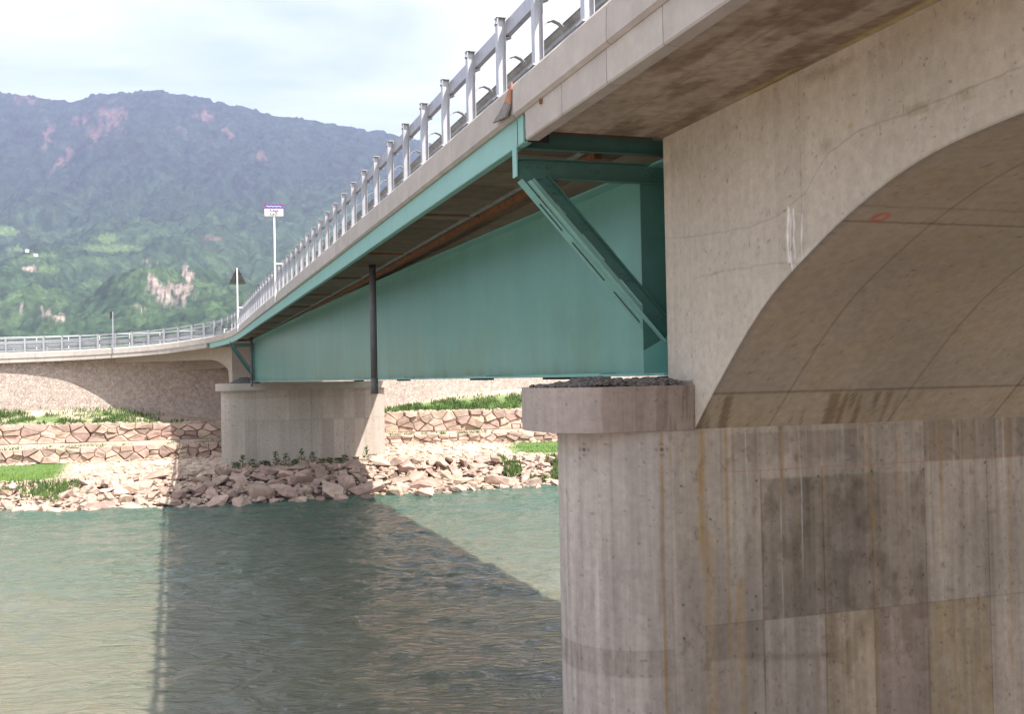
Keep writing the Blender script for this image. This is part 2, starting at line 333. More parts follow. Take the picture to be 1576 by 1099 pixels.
# ------------------------------------------------------------------ mountain
def mountain():
    ux = np.concatenate([np.linspace(-1.6, -.56, 60, endpoint=False), np.linspace(-.56, -.04, 560, endpoint=False), np.linspace(-.04, 1.4, 70)])
    px = np.array([-1800, -1000, -600, -200, 0, 60, 110, 128, 150, 178, 200, 240, 300, 350, 400, 440, 500, 560, 600, 640, 700, 900, 1200, 1600, 2200, 3000])
    ev = np.array([330, 380, 400, 440, 453, 443, 434.5, 437, 445.5, 447, 447, 450, 441, 428, 414.5, 405, 395, 384, 377, 366, 350, 300, 260, 230, 200, 170.])
    E = (np.interp(788 + ux * 1600, px, ev) + 5) / 1600.
    Ds = np.concatenate([np.linspace(850, 1500, 90, endpoint=False), np.linspace(1500, 4250, 330, endpoint=False), np.linspace(4250, 6500, 26)])
    Sf = np.interp(Ds, [850, 1100, 1350, 1600, 1750, 2100, 2500, 2900, 3350, 3800, 4150, 4400, 5200, 6500],
                   [0, .05, .12, .22, .30, .38, .45, .55, .72, .88, .985, 1.0, .85, .6])
    Xg = ux[None, :] * Ds[:, None]; Yg = np.repeat(Ds[:, None], len(ux), 1)
    Z = E[None, :] * Sf[:, None] * Ds[:, None]
    k = np.sin(np.clip(Sf, 0, 1) * math.pi)[:, None]
    rg = np.abs(fbm(Xg / 420., Yg / 900., 21, 4) - .5) * 2
    Z = Z + k * ((rg - .25) * 190 + (fbm(Xg / 160., Yg / 200., 31, 4) - .5) * 90)
    can = fbm(Xg / 26., Yg / 26., 41, 3) - .5; Z = Z + can * 30 * sst(.02, .2, Sf)[:, None] + (fbm(Xg / 9., Yg / 9., 42, 2) - .5) * 9
    Z[0] = -5
    vy = 1600 * Z / Yg; x0 = 788 + 1600 * ux[None, :] + 0 * Z; y0 = 579 - .02 * (x0 - 788) - vy; x0 = x0 - .02 * vy
    nb = fbm(Xg / 300., Yg / 300., 51, 4); nf = fbm(Xg / 24., Yg / 24., 52, 3); nm = fbm(Xg / 70., Yg / 90., 53, 4)
    low = np.array((.036, .062, .026)); high = np.array((.024, .038, .027)); lite = np.array((.056, .088, .034))
    h = np.clip(vy / 450, 0, 1)
    col = low * (1 - sst(.35, .75, h + .3 * (nb - .5))[..., None]) + high * sst(.35, .75, h + .3 * (nb - .5))[..., None]
    col = col + (lite - col) * (sst(.50, .64, nm) * sst(.75, .3, h))[..., None] * .75
    col = col * (.35 + 1.35 * nf[..., None]) * (.7 + .6 * fbm(Xg / 9., Yg / 9., 55, 2)[..., None])
    rock = np.array((.15, .09, .08)); rockp = np.array((.27, .21, .175))
    def spot(cx, cy, rx, ry, ang=0, thr=.5, seed=60, sharp=.08):
        dx = x0 - cx; dy = y0 - cy; c, s = math.cos(ang), math.sin(ang); a = (dx * c + dy * s) / rx; b = (-dx * s + dy * c) / ry
        r = np.exp(-(a * a + b * b)); return sst(thr - sharp, thr + sharp, r ** .7 * (-.75 + 2.9 * fbm(x0 / 6. + seed, y0 / 9., seed, 6))) * (.3 + .7 * r)
    rk = np.zeros_like(Z)
    for a in [(262, 452, 34, 17, .1, .42, 61), (285, 430, 14, 26, .5, .42, 62), (238, 440, 10, 26, -.7, .45, 63), (232, 402, 12, 9, 0, .5, 64),
              (212, 476, 10, 7, 0, .55, 65), (60, 478, 42, 8, .15, .68, 66), (90, 490, 30, 6, 0, .7, 67)]:
        rk = np.maximum(rk, spot(*a))
    col = col * (1 - rk[..., None]) + rockp * (.25 + 1.5 * fbm(x0 / 2.5, y0 / 5., 71, 4)[..., None]) * rk[..., None]
    rk = np.zeros_like(Z)
    for a in [(170, 180, 26, 26, -.8, .50, 72), (120, 185, 14, 14, 0, .5, 73), (145, 205, 22, 16, -.9, .52, 74), (95, 240, 30, 10, -.8, .55, 75), (70, 205, 14, 24, .2, .55, 76),
              (30, 150, 26, 9, .1, .6, 77), (310, 175, 20, 12, 0, .6, 78), (280, 195, 14, 9, .6, .55, 79), (350, 205, 9, 16, -.6, .6, 80), (400, 240, 10, 10, 0, .62, 81), (330, 366, 30, 5, 0, .62, 82)]:
        rk = np.maximum(rk, spot(*a, .14))
    col = col * (1 - .8 * rk[..., None]) + rock * (.6 + .7 * nf[..., None]) * .8 * rk[..., None]
    md = np.zeros_like(Z)
    for cx, cy, rx, ry in [(172, 381, 48, 5.5), (165, 366, 17, 7), (8, 356, 20, 6), (5, 352, 15, 5), (60, 393, 28, 3), (70, 414, 22, 6), (20, 383, 12, 3)]:
        q = ((x0 - cx) / rx) ** 2 + ((y0 - cy) / ry) ** 2; md = np.maximum(md, sst(1.1, .85, q + .5 * (nf - .5)))
    col = col * (1 - md[..., None]) + np.array((.095, .14, .052)) * (.85 + .3 * nb[..., None]) * md[..., None]
    q = ((x0 - 43) / 13) ** 2 + ((y0 - 413) / 3) ** 2; md = sst(1.1, .8, q); col = col * (1 - md[..., None]) + np.array((.33, .25, .20)) * md[..., None]
    Z = np.maximum(Z, -5)
    o = grid('mountain', np.stack([Xg, Yg, Z], -1), M_MTN, col=col, smooth=True, flip=True)
    tag(o, kind='structure', label='hazy wooded mountain with red cliffs across the valley')
    return ux, Ds, Z
mu, mD, mZ = mountain()
def on_mountain(u, yv):
    i = int(np.argmin(abs(mu - u))); v = mZ[:, i] / mD * 1600
    j = int(np.argmax(v > yv)); return Vector((mu[i] * mD[j], mD[j], mZ[j, i]))
def farmhouse(u, yv, label, sx, sy, sz):
    p = on_mountain(u, yv); e = empty('farmhouse', p - Vector((0, 0, 2)), .3); tag(e, label, 'house', 'farmhouses on the mountainside')
    b = MB(); a = (sx, sy)
    b.add([(x * a[0], y * a[1], z) for z in (0, sz) for x, y in ((-1, -1), (1, -1), (1, 1), (-1, 1))] + [(-a[0], 0, sz * 1.5), (a[0], 0, sz * 1.5)],
          [(3, 2, 1, 0), (0, 1, 5, 4), (1, 2, 6, 9, 5), (2, 3, 7, 6), (3, 0, 4, 8, 7)])
    o = b.build('wall', M_WHITE); o.parent = e
    r = MB(); g = 1.12
    r.add([(-a[0] * g, -a[1] * g, sz * .95), (a[0] * g, -a[1] * g, sz * .95), (a[0] * g, 0, sz * 1.55), (-a[0] * g, 0, sz * 1.55), (-a[0] * g, a[1] * g, sz * .95), (a[0] * g, a[1] * g, sz * .95)] +
          [(-a[0] * g, -a[1] * g, sz * .95 + 1), (a[0] * g, -a[1] * g, sz * .95 + 1), (a[0] * g, 0, sz * 1.55 + 1), (-a[0] * g, 0, sz * 1.55 + 1), (-a[0] * g, a[1] * g, sz * .95 + 1), (a[0] * g, a[1] * g, sz * .95 + 1)],
          [(0, 3, 2, 1), (3, 4, 5, 2), (6, 7, 8, 9), (9, 8, 11, 10), (0, 1, 7, 6), (4, 10, 11, 5), (0, 6, 9, 3), (3, 9, 10, 4), (1, 2, 8, 7), (2, 5, 11, 8)])
    o = r.build('roof', mat('pale_roof', (.5, .42, .38), .8)); o.parent = e
farmhouse((43 - 788) / 1600., 207, 'tiny white farmhouse high on the green slope, left of the pair', 3.6, 3, 4)
farmhouse((57 - 788) / 1600., 200, 'tiny white farmhouse high on the green slope, right of the pair', 4, 3, 4)

# ------------------------------------------------------------------ stones
def rock_mesh(seed, n=13, squash=.75):
    r = np.random.default_rng(seed); bm = bmesh.new()
    for _ in range(n):
        v = r.normal(size=3); v /= np.linalg.norm(v); v = np.sign(v) * np.abs(v) ** .72
        bm.verts.new((v[0], v[1] * .85, v[2] * squash))
    res = bmesh.ops.convex_hull(bm, input=bm.verts)
    bmesh.ops.delete(bm, geom=[g for g in res['geom_interior'] if isinstance(g, bmesh.types.BMVert)], context='VERTS')
    bm.normal_update(); me = bpy.data.meshes.new('boulder'); bm.to_mesh(me); bm.free(); me.materials.append(M_ROCK); return me
RM = [rock_mesh(i, 11 + i % 6, .6 + .05 * (i % 5)) for i in range(16)]
def bank_z(X, q):
    return -7.45 + (np.interp(X, cr[:, 0], cr[:, 1]) + 7.45) * min(q, 5.7) / 5.7
cnt = 0; placed = []
X = -33.0
tries = 0
while cnt < 285 and tries < 9000:
    tries += 1; X = random.uniform(-32.5, 5.2); q = random.uniform(-.15, 6.0)
    R = random.uniform(.34, .80) * (1.2 if q < 2 else 1.0) * (.66 if X < -24 or X > -1 else 1)
    if any(abs(X - a) < (R + r2) * .80 and abs(q - b) < (R + r2) * .62 for a, b, r2 in placed): continue
    placed.append((X, q, R)); cnt += 1
    o = bpy.data.objects.new('boulder', RM[cnt % 16]); COL.objects.link(o); o.parent = BANK
    o.location = (X, float(wl(X)) + q, bank_z(X, q) + R * .28 + (.12 if q > 5 else 0)); o.rotation_euler = (random.uniform(-.45, .45), random.uniform(-.45, .45), random.uniform(0, 6.3))
    a = random.uniform(.85, 1.75); o.scale = (R * a, R, R * random.uniform(.7, 1.15) / a ** .4)
def rubble(name, n, fn, m, label, smin, smax):
    V = []; F = []; base = []
    for me in RM[:8]:
        base.append((np.array([v.co[:] for v in me.vertices]), [tuple(p.vertices) for p in me.polygons]))
    off = 0
    for i in range(n):
        p = fn()
        if p is None: continue
        b, f = base[i % 8]; s = random.uniform(smin, smax) * random.uniform(.7, 1.2); a = random.uniform(0, 6.3); c, d = math.cos(a), math.sin(a)
        q = b * s * np.array((1.2, 1, .8)); q = np.stack([q[:, 0] * c - q[:, 1] * d, q[:, 0] * d + q[:, 1] * c, q[:, 2]], 1) + np.array(p)
        V.append(q); F += [tuple(off + j for j in t) for t in f]; off += len(b)
    o = mesh(name, np.concatenate(V), F, m); return tag(o, label, None, kind='stuff')
def f1():
    X = random.uniform(-34, 6); q = random.uniform(-.2, 6.6); return (X, float(wl(X)) + q, bank_z(X, q) + .08)
rubble('rubble', 2600, f1, M_ROCKS, 'small broken stones filling gaps of the riprap', .08, .30)
def f2():
    X = random.uniform(-34, 6); t = random.random() ** 1.8; d0 = wl(X) + 6; d1 = tI(t2, X, 1)
    if green_at(np.array(X), 'plat', t) > .4: return None
    return (X, float(d0 + (d1 - d0) * t), float(np.interp(X, cr[:, 0], cr[:, 1]) * (1 - t) + tI(t2, X, 2) * t) - .04)
rubble('gravel', 5200, f2, M_ROCKS, 'loose pale stones scattered over the flat bank', .06, .34)
def f4():
    X = random.uniform(-38, 6); u_ = random.random()
    if u_ < .45: a = random.uniform(.15, 2.2); y, z = float(tI(t2, X, 1)) + a, float(tI(t2, X, 3)) - .02
    elif u_ < .75: y, z = float(tI(t1, X, 1)) + random.uniform(.1, .8), float(tI(t1, X, 3)) + .02
    else: y, z = float(tI(t2, X, 1)) - random.uniform(.1, .9), float(tI(t2, X, 2)) + .0
    return (X, y, z)
rubble('rubble', 1500, f4, M_ROCKS, 'loose stones lying along the terrace walls', .06, .26)
def f3():
    X = random.choice((random.uniform(-70, -33), random.uniform(6, 60))); q = random.uniform(-.4, 6.2); return (X, float(wl(X)) + q, bank_z(X, q) + .15)
rubble('riprap', 900, f3, M_ROCK, 'further riprap along the bank beyond the bridge', .4, .8)

def stone_block(poly, origin, ax, depth, parent, mtl):
    """polygon (along, z) extruded outwards as one uneven stone"""
    c = sum((Vector(p) for p in poly), Vector((0, 0))) / len(poly); n = len(poly); nrm = Vector((ax[1], -ax[0], 0))
    V = []; gp = random.uniform(.94, 1.0)
    dd = [random.uniform(-.07, .07) for _ in poly]
    for k, (sh, dp) in enumerate(((gp, 0), (gp + .01, depth * .6), (gp - random.uniform(.08, .22), depth))):
        for i, p in enumerate(poly):
            q = c + (Vector(p) - c) * sh
            V.append(Vector((origin[0], origin[1], 0)) + Vector((ax[0], ax[1], 0)) * q[0] + Vector((0, 0, q[1])) + nrm * (dp + (dd[i] if k == 2 else 0)))
    F = [(k * n + i, k * n + (i + 1) % n, (k + 1) * n + (i + 1) % n, (k + 1) * n + i) for k in range(2) for i in range(n)] + [tuple(range(2 * n, 3 * n))]
    return mesh('stone', V, F, mtl, parent)
def terrace(t, x0, x1, courses, wmin, wmax, label):
    root = empty('terrace_wall', (x0, float(tI(t, x0, 1)), float(tI(t, x0, 2)))); tag(root, label, 'stone wall')
    bx = MB()
    xs = np.arange(x0, x1 + .1, 2.)
    for a, b in zip(xs[:-1], xs[1:]):
        za, zb_ = float(tI(t, a, 2)) - .2, float(tI(t, b, 2)) - .2; ta, tb = float(tI(t, a, 3)) - .12, float(tI(t, b, 3)) - .12; ya, yb = float(tI(t, a, 1)), float(tI(t, b, 1))
        bx.add([(a, ya, za), (b, yb, zb_), (b, yb, tb), (a, ya, ta), (a, ya + .6, za), (b, yb + .6, zb_), (b, yb + .6, tb), (a, ya + .6, ta)],
               [(0, 1, 2, 3), (7, 6, 5, 4), (3, 2, 6, 7), (0, 4, 5, 1)])
    bx.build('backing', mat('dark_earth', (.24, .18, .13), .95), root)
    H = 1.0 * float(np.mean(tI(t, np.linspace(x0, x1, 20), 3) - tI(t, np.linspace(x0, x1, 20), 2))); sp = (wmin + wmax) / 2; rh = H / courses
    seeds = []
    for c in range(courses):
        x = x0 + random.random() * sp
        while x < x1: seeds.append((x, (c + .5 + random.uniform(-.24, .24)) * rh)); x += random.uniform(wmin, wmax)
    for i, (sx, sz) in enumerate(seeds):
        poly = [(sx - 2.2, 0), (sx + 2.2, 0), (sx + 2.2, H + random.uniform(-.04, .10)), (sx - 2.2, H + random.uniform(-.04, .10))]
        asp = .62
        for j, (ox, oz) in enumerate(seeds):
            if j == i or abs(ox - sx) > 4.4: continue
            mx_, mz_ = (sx + ox) / 2, (sz + oz) / 2; nx_, nz_ = (ox - sx) * asp, (oz - sz) / asp; new = []
            for k in range(len(poly)):
                a, b_ = poly[k], poly[(k + 1) % len(poly)]; da = (a[0] - mx_) * nx_ + (a[1] - mz_) * nz_; db = (b_[0] - mx_) * nx_ + (b_[1] - mz_) * nz_
                if da <= 0: new.append(a)
                if (da < 0) != (db < 0) and abs(da - db) > 1e-9: f = da / (da - db); new.append((a[0] + (b_[0] - a[0]) * f, a[1] + (b_[1] - a[1]) * f))
            poly = new
            if len(poly) < 3: break
        if len(poly) < 3: continue
        q = []
        for k, a in enumerate(poly):
            if math.hypot(a[0] - q[-1][0], a[1] - q[-1][1]) > .05 if q else True: q.append(a)
        poly = q
        if len(poly) < 3: continue
        cx = sum(p[0] for p in poly) / len(poly)
        if cx < x0 or cx > x1: continue
        lo, up = float(tI(t, cx, 2)), float(tI(t, cx, 3)); poly = [(p[0] - cx, lo + (up - lo) * p[1] / H) for p in poly]
        ym = float(tI(t, cx, 1)); sl_ = float(tI(t, cx + .5, 1) - tI(t, cx - .5, 1)); L = math.hypot(1, sl_)
        stone_block([(p[0] * L, p[1]) for p in poly], (cx, ym), (1 / L, sl_ / L), random.uniform(.20, .50), root, M_ROCK)
terrace(t1, -46, 15, 4, .6, 1.9, 'upper dry stone terrace wall of big pink blocks below the grass')
terrace(t2, -37, 15, 3, .45, 1.5, 'lower dry stone terrace wall of pink blocks behind the riprap')

# ------------------------------------------------------------------ grass
def grass(name, n, fn, label, h0, h1, m=M_GRASS):
    V = np.zeros((n, 3, 3)); k = 0
    for i in range(n):
        p = fn()
        if p is None: continue
        h = random.uniform(h0, h1); a = random.uniform(0, 6.3); wd = h * .16; lx, ly = random.uniform(-.4, .4) * h, random.uniform(-.4, .4) * h
        V[k] = [(p[0] - wd * math.cos(a), p[1] - wd * math.sin(a), p[2]), (p[0] + wd * math.cos(a), p[1] + wd * math.sin(a), p[2]), (p[0] + lx, p[1] + ly, p[2] + h)]; k += 1
    V = V[:k]; o = mesh(name, V.reshape(-1, 3), [(3 * i, 3 * i + 1, 3 * i + 2) for i in range(k)], m)
    return tag(o, label, 'grass', kind='stuff')
def g1():
    X = random.uniform(-42, 14); t = random.random()
    if random.random() > float(green_at(np.array(X), 'upper', np.array(t))) * sst(.30, .55, fbm(np.array(X * 1.1), np.array(t * 5.), 77)): return None
    return (X, float(tI(t1, X, 1) + .6) * (1 - t) + float(tI(wb, X, 1)) * t, float(tI(t1, X, 3)) * (1 - t) + float(tI(wb, X, 2)) * t)
grass('grass', 36000, g1, 'bright green grass on the slope under the masonry wall', .10, .34)
def g2():
    X = random.uniform(-36, 12); t = random.random()
    if random.random() > float(green_at(np.array(X), 'plat', t)): return None
    d0 = float(wl(X)) + 5.9; return (X, d0 * (1 - t) + float(tI(t2, X, 1)) * t, float(np.interp(X, cr[:, 0], cr[:, 1]) * (1 - t) + tI(t2, X, 2) * t) - .08)
grass('grass', 30000, g2, 'light green grass patches on the flat ground above the riprap', .08, .25, mat('lush_grass', (.14, .215, .035), .75, var=.25, scale=.8))
def g4():
    X = random.uniform(-40, 6)
    if fbm(np.array(X * .6), np.array(3.3), 15) < .45: return None
    return (X, float(tI(t2, X, 1)) + random.uniform(.3, 2.4), float(tI(t2, X, 3)))
grass('grass', 5000, g4, 'sparse grass on the ledge between the two stone terraces', .08, .25)
def g3():
    X = random.uniform(-1.2, 9) if random.random() < .8 else random.uniform(-33, -27); q = random.uniform(1.2, 6)
    if fbm(np.array(X * .9), np.array(q * .9), 5) < .5: return None
    return (X, float(wl(X)) + q, bank_z(X, q) + .25)
grass('grass', 12000, g3, 'tufts of grass growing among the riprap stones', .12, .42)

# ------------------------------------------------------------------ masonry retaining wall
def masonry():
    m = bpy.data.materials.new('masonry'); m.use_nodes = True; t = m.node_tree; b = t.nodes['Principled BSDF']; n = t.nodes.new; l = t.links.new
    b.inputs['Roughness'].default_value = .95; c = n('ShaderNodeTexCoord')
    v = n('ShaderNodeTexVoronoi'); v.feature = 'DISTANCE_TO_EDGE'; v.inputs['Scale'].default_value = 4.2; v.inputs['Randomness'].default_value = 1
    v2 = n('ShaderNodeTexVoronoi'); v2.inputs['Scale'].default_value = 4.2
    a = n('ShaderNodeTexNoise'); a.inputs['Scale'].default_value = .25; a.inputs['Detail'].default_value = 5; a2 = n('ShaderNodeTexNoise'); a2.inputs['Scale'].default_value = 3.5; a2.inputs['Detail'].default_value = 8
    for q in (v, v2, a, a2): l(c.outputs['Object'], q.inputs['Vector'])
    r = n('ShaderNodeValToRGB'); r.color_ramp.elements[0].position = .0; r.color_ramp.elements[1].position = .07
    l(v.outputs['Distance'], r.inputs[0])
    st = n('ShaderNodeValToRGB'); st.color_ramp.elements[0].color = (.44, .355, .31, 1); st.color_ramp.elements[1].color = (.54, .44, .385, 1)
    mxa = n('ShaderNodeMix'); mxa.data_type = 'RGBA'; mxa.blend_type = 'MIX'
    sp = n('ShaderNodeSeparateColor'); l(v2.outputs['Color'], sp.inputs[0]); l(sp.outputs[0], st.inputs[0])
    mr = n('ShaderNodeMapRange'); mr.inputs['From Min'].default_value = .47; mr.inputs['From Max'].default_value = .62; l(a.outputs['Fac'], mr.inputs['Value'])
    mort = n('ShaderNodeMix'); mort.data_type = 'RGBA'; mort.inputs[6].default_value = (.50, .41, .36, 1); mort.inputs[7].default_value = (.66, .60, .54, 1); l(mr.outputs[0], mort.inputs[0])
    l(r.outputs[0], mxa.inputs[0]); l(mort.outputs[2], mxa.inputs[6]); l(st.outputs[0], mxa.inputs[7])
    m3 = n('ShaderNodeMix'); m3.data_type = 'RGBA'; m3.blend_type = 'MULTIPLY'; m3.inputs[0].default_value = .42
    r3 = n('ShaderNodeValToRGB'); r3.color_ramp.elements[0].position = .36; r3.color_ramp.elements[1].position = .6; r3.color_ramp.elements[0].color = (.45, .4, .38, 1); l(a2.outputs['Fac'], r3.inputs[0])
    l(mxa.outputs[2], m3.inputs[6]); l(r3.outputs[0], m3.inputs[7]); l(m3.outputs[2], b.inputs['Base Color'])
    bp_ = n('ShaderNodeBump'); bp_.inputs['Strength'].default_value = .8; bp_.inputs['Distance'].default_value = .05; l(r.outputs[0], bp_.inputs['Height']); l(bp_.outputs[0], b.inputs['Normal'])
    return m
def ret_wall():
    root = empty('retaining_wall', (-37, 80.3, -2)); tag(root, 'long pinkish rubble masonry retaining wall behind the far pier', 'wall')
    MM = masonry(); xs = np.concatenate([[-400, -120, -60], np.arange(-50, 31, 1.), [60, 120, 200, 600]])
    n = len(xs); F1 = np.stack([xs, tI(wb, xs, 1), tI(wb, xs, 2) - .6], -1)
    ztop = np.interp(xs, [-400, -60, -48, -40, -32, -27, -23, -18, 600], [1.3, 1.45, 1.62, 1.78, 2.0, 2.3, 2.6, 2.6, 2.4])
    P = np.array([F1, np.stack([xs, tI(wb, xs, 1) + .12, 0 * xs], -1), np.stack([xs, tI(wb, xs, 1) + .25, ztop], -1), np.stack([xs, tI(wb, xs, 1) + .85, ztop], -1), np.stack([xs, tI(wb, xs, 1) + .9, F1[:, 2]], -1)])
    grid('masonry_face', P, MM, root, smooth=False, flip=True)
    b = MB()
    for x in np.arange(-.5, 24, 1.27):
        y = float(tI(wb, x, 1)); b.bar((x, y - .005, -3), (x, y + .245, 1.6), .03, .03, (1, 0, 0))
    b.build('joint_strip', M_RUST, root)['kind'] = 'stuff'
ret_wall()

# ------------------------------------------------------------------ concrete painting
CB = np.array((.385, .335, .285)); CBP = np.array((.40, .335, .30))
def paint(p, q, base, boards=.12, seed=0, blot=.16, vstr=.08):
    """p across, q height (m): cast concrete with board marks, blotches and runs"""
    c = np.ones(p.shape + (3,)) * base
    f = 1 + blot * 2 * (fbm(p * .9, q * .8, seed, 5) - .5) + vstr * 2 * (fbm(p * 9, q * .35, seed + 3, 3) - .5)
    bid = np.floor(p / boards); f = f * (1 + .035 * (2 * _h(bid, np.floor(q / 60), seed + 9) - 1))
    fr = np.abs(p / boards - np.round(p / boards)); f = f * (1 - .10 * np.exp(-(fr * boards / .006) ** 2) * (vn(bid, q * .8, seed) > .35))
    c = c * f[..., None]
    ps = fbm(p * 22, q * 22, seed + 5, 2); c = c * (1 - .35 * sst(.80, .88, ps))[..., None]
    return c
def blend(c, k, tgt, mul=False):
    k = np.clip(k, 0, 1)[..., None]; tgt = np.array(tgt); return c * (1 - k) + (c * tgt if mul else tgt) * k
RUSTC = np.array((.36, .235, .10))
def streak(c, p, q, px_, qt, qb, wd, amt, col=RUSTC, seed=0):
    xo = px_ + .03 * (vn(q * 1.3, 0 * q + seed, seed) - .5)
    k = np.exp(-((p - xo) / wd) ** 2) * sst(qt + .05, qt - .05, q) * sst(qb - .4, qb + .4, q) * (.55 + .7 * vn(q * 3, 0 * q, seed + 4)); return blend(c, 1.15 * amt * k, col)
def dotm(p, q, a, b, r): return np.exp(-(((p - a) ** 2 + (q - b) ** 2) / r ** 2) ** 2)

# ------------------------------------------------------------------ near pier
def stadium(w0, w1, sc_, a, b, n=28, e=2.0):
    """outline points (w,s) starting behind the left nose, round it, along the bank side to w1, back"""
    L = []
    for i in range(n + 1):
        t = math.pi / 2 + math.pi * i / n; cx, sx = math.cos(t), math.sin(t)
        L.append((w0 + a * np.sign(cx) * abs(cx) ** (2 / e), sc_ + b * np.sign(sx) * abs(sx) ** (2 / e)))
    return L
def pier(name, label, origin, u, v, w0, w1, sc_, r, zt, zb_, dense):
    """origin + v*w + u*s; left nose centre w0, right nose centre w1"""
    def W(wv, s, z): return (origin[0] + v[0] * wv + u[0] * s, origin[1] + v[1] * wv + u[1] * s, z)
    root = empty(name, W((w0 + w1) / 2, sc_, zb_)); tag(root, label, 'bridge pier')
    return root, W
def build_near():
    root, W = pier('near_pier', 'near concrete bridge pier with rounded end, rust streaked and stained', P0, U, Vr, 1.57, 10.0, .34, 1.0, -.70, -9, True)
    wE = 7.4; r = 1.0; sc_ = .34
    zq = np.concatenate([np.arange(-.70, -4.6, -.0135), np.arange(-4.6, -9.2, -.15)])
    ang = np.linspace(math.pi / 2, 3 * math.pi / 2, 150); ow = np.concatenate([1.57 + r * np.cos(ang), np.arange(1.57 + .0135, wE, .0135)]); os_ = np.concatenate([sc_ + r * np.sin(ang), np.full(len(ow) - 150, sc_ - r)])
    arc = np.concatenate([[0], np.cumsum(np.hypot(np.diff(ow), np.diff(os_)))]); arc = arc - arc[149] + 1.57     # flat part: arc == w
    p, q = np.meshgrid(arc, zq, indexing='ij')
    P = np.zeros(p.shape + (3,)); P[..., 0] = (P0[0] + Vr[0] * ow + U[0] * os_)[:, None]; P[..., 1] = (P0[1] + Vr[1] * ow + U[1] * os_)[:, None]; P[..., 2] = q
    c = paint(p, q, np.array((.445, .395, .36)), boards=.095, seed=3, blot=.12, vstr=.17)
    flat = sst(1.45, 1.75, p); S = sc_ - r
    def fx(x, y=800): return invs(x, y, S)[0]
    def fz(x, y): return invs(x, y, S)[1]
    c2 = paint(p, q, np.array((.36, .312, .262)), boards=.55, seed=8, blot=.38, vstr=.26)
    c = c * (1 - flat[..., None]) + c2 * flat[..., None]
    n1_ = fbm(p * 2.2, q * 2.2, 33, 5); n2_ = fbm(p * 14, q * 2.5, 34, 4)
    zr = fz(1400, 711); zj = fz(1400, 929); xb = [fx(v_) for v_ in (1080, 1170, 1265, 1340, 1422, 1518, 1600)]
    # tops of panels
    def rect(a, b, lo, hi, e=.012): return sst(a - e, a + e, p) * sst(b + e, b - e, p) * sst(lo - e, lo + e, q) * sst(hi + e, hi - e, q)
    for i, (k1, tint) in enumerate(((.9, (.58, .555, .52)), (.85, (.68, .64, .61)), (.75, (.72, .68, .62)))):
        c = blend(c, k1 * rect(xb[1 + i], xb[2 + i], zj, zr - .12) * (.25 + .55 * n1_ + .6 * fbm(p * 7, q * .6, 66 + i, 4)), tint, True)
    c = blend(c, .7 * rect(xb[1], xb[4], zj, zr - .1) * sst(.42, .74, fbm(p * 6, q * 4, 61, 6)), (.60, .58, .54), True)
    c = blend(c, .55 * rect(xb[2], xb[3], zj - 1.6, zj), (1.12, 1.0, .78), True); c = blend(c, .7 * rect(xb[3], xb[4], zj - 1.6, zj), (.74, .66, .66), True)
    c = blend(c, .65 * rect(xb[2], xb[4], zj - .9, zj) * sst(.4, .6, n1_ + (q - zj) * .2), (.70, .66, .58), True)
    c = blend(c, .75 * rect(xb[4], xb[5], zj - 1.8, zj) * (.3 + n2_), (.86, .74, .50), True)
    c = blend(c, .75 * rect(xb[4], wE, zr, -.70), (.58, .53, .48), True)
    c = blend(c, .6 * rect(fx(1120), xb[4], zr + .02, -.78) * sst(.35, .6, n1_), (.66, .63, .60), True)
    c = blend(c, .5 * rect(xb[0], xb[1], zj - .45, zj) * sst(.4, .6, n1_), (.62, .60, .58), True)
    # water marks, joints
    for x_ in xb[1:6]: c = blend(c, .7 * np.exp(-((p - x_) / .009) ** 2) * (q < zr) * (.4 + n2_), (.38, .35, .32), True); c = blend(c, .3 * np.exp(-((p - x_ - .02) / .05) ** 2) * (q < zr) * n1_, (.7, .66, .6), True)
    c = blend(c, .55 * np.exp(-((q - zj) / .008) ** 2) * (p > xb[0]), (.5, .46, .4), True)
    c = blend(c, .55 * np.exp(-((q - zr) / .006) ** 2) * sst(fx(1085), fx(1140), p), (.42, .15, .12))
    dg = q - (fz(1260, 1008) + (p - fx(1260)) * -.08); c = blend(c, .5 * np.exp(-((dg) / .05) ** 2) * sst(fx(1110), fx(1150), p) * sst(fx(1300), fx(1255), p), (.5, .52, .5), True)
    # rust and lime runs
    for (x_, top, bot, wd, am) in ((1020, -.72, -6, .022, .75), (1032, -.75, -5, .012, .35), (1080, -.70, -2.2, .05, .8), (1090, -2.0, -6, .09, .38), (1118, -.70, -4, .022, .6), (1135, -2.6, -6, .06, .5),
                                   (1205, -.7, -1.6, .03, .5), (1228, -.7, -2.2, .014, .4), (1268, -.7, -1.8, .03, .35), (1342, -.7, -4.5, .025, .5), (1330, -.7, -1.5, .02, .35), (1448, -.7, -2.4, .03, .5), (1470, -.7, -2, .02, .25), (1550, -.7, -4.5, .03, .35), (1380, -.9, -1.8, .02, .2)):
        c = streak(c, p, q, fx(x_), top, bot, wd, am, seed=int(x_))
    for (x_, top, bot, wd) in ((1232, -.72, -2.6, .010), (1150, -.72, -1.5, .008), (1544, -.7, -1.6, .012), (1200, -1.6, -4, .006), (1478, -.75, -1.5, .008)): c = streak(c, p, q, fx(x_), top, bot, wd, .5, np.array((.55, .53, .5)), seed=int(x_))
    r_ = np.random.default_rng(77)
    for k_ in range(46):
        a_ = r_.uniform(2.1, 7.2); l_ = r_.uniform(.15, .9) if k_ % 3 else r_.uniform(.8, 2.4)
        c = streak(c, p, q, a_, -.70, -.72 - l_, r_.uniform(.008, .030), r_.uniform(.15, .5), (np.array((.30, .215, .13)), np.array((.20, .175, .15)), np.array((.47, .44, .41)))[k_ % 3], seed=200 + k_)
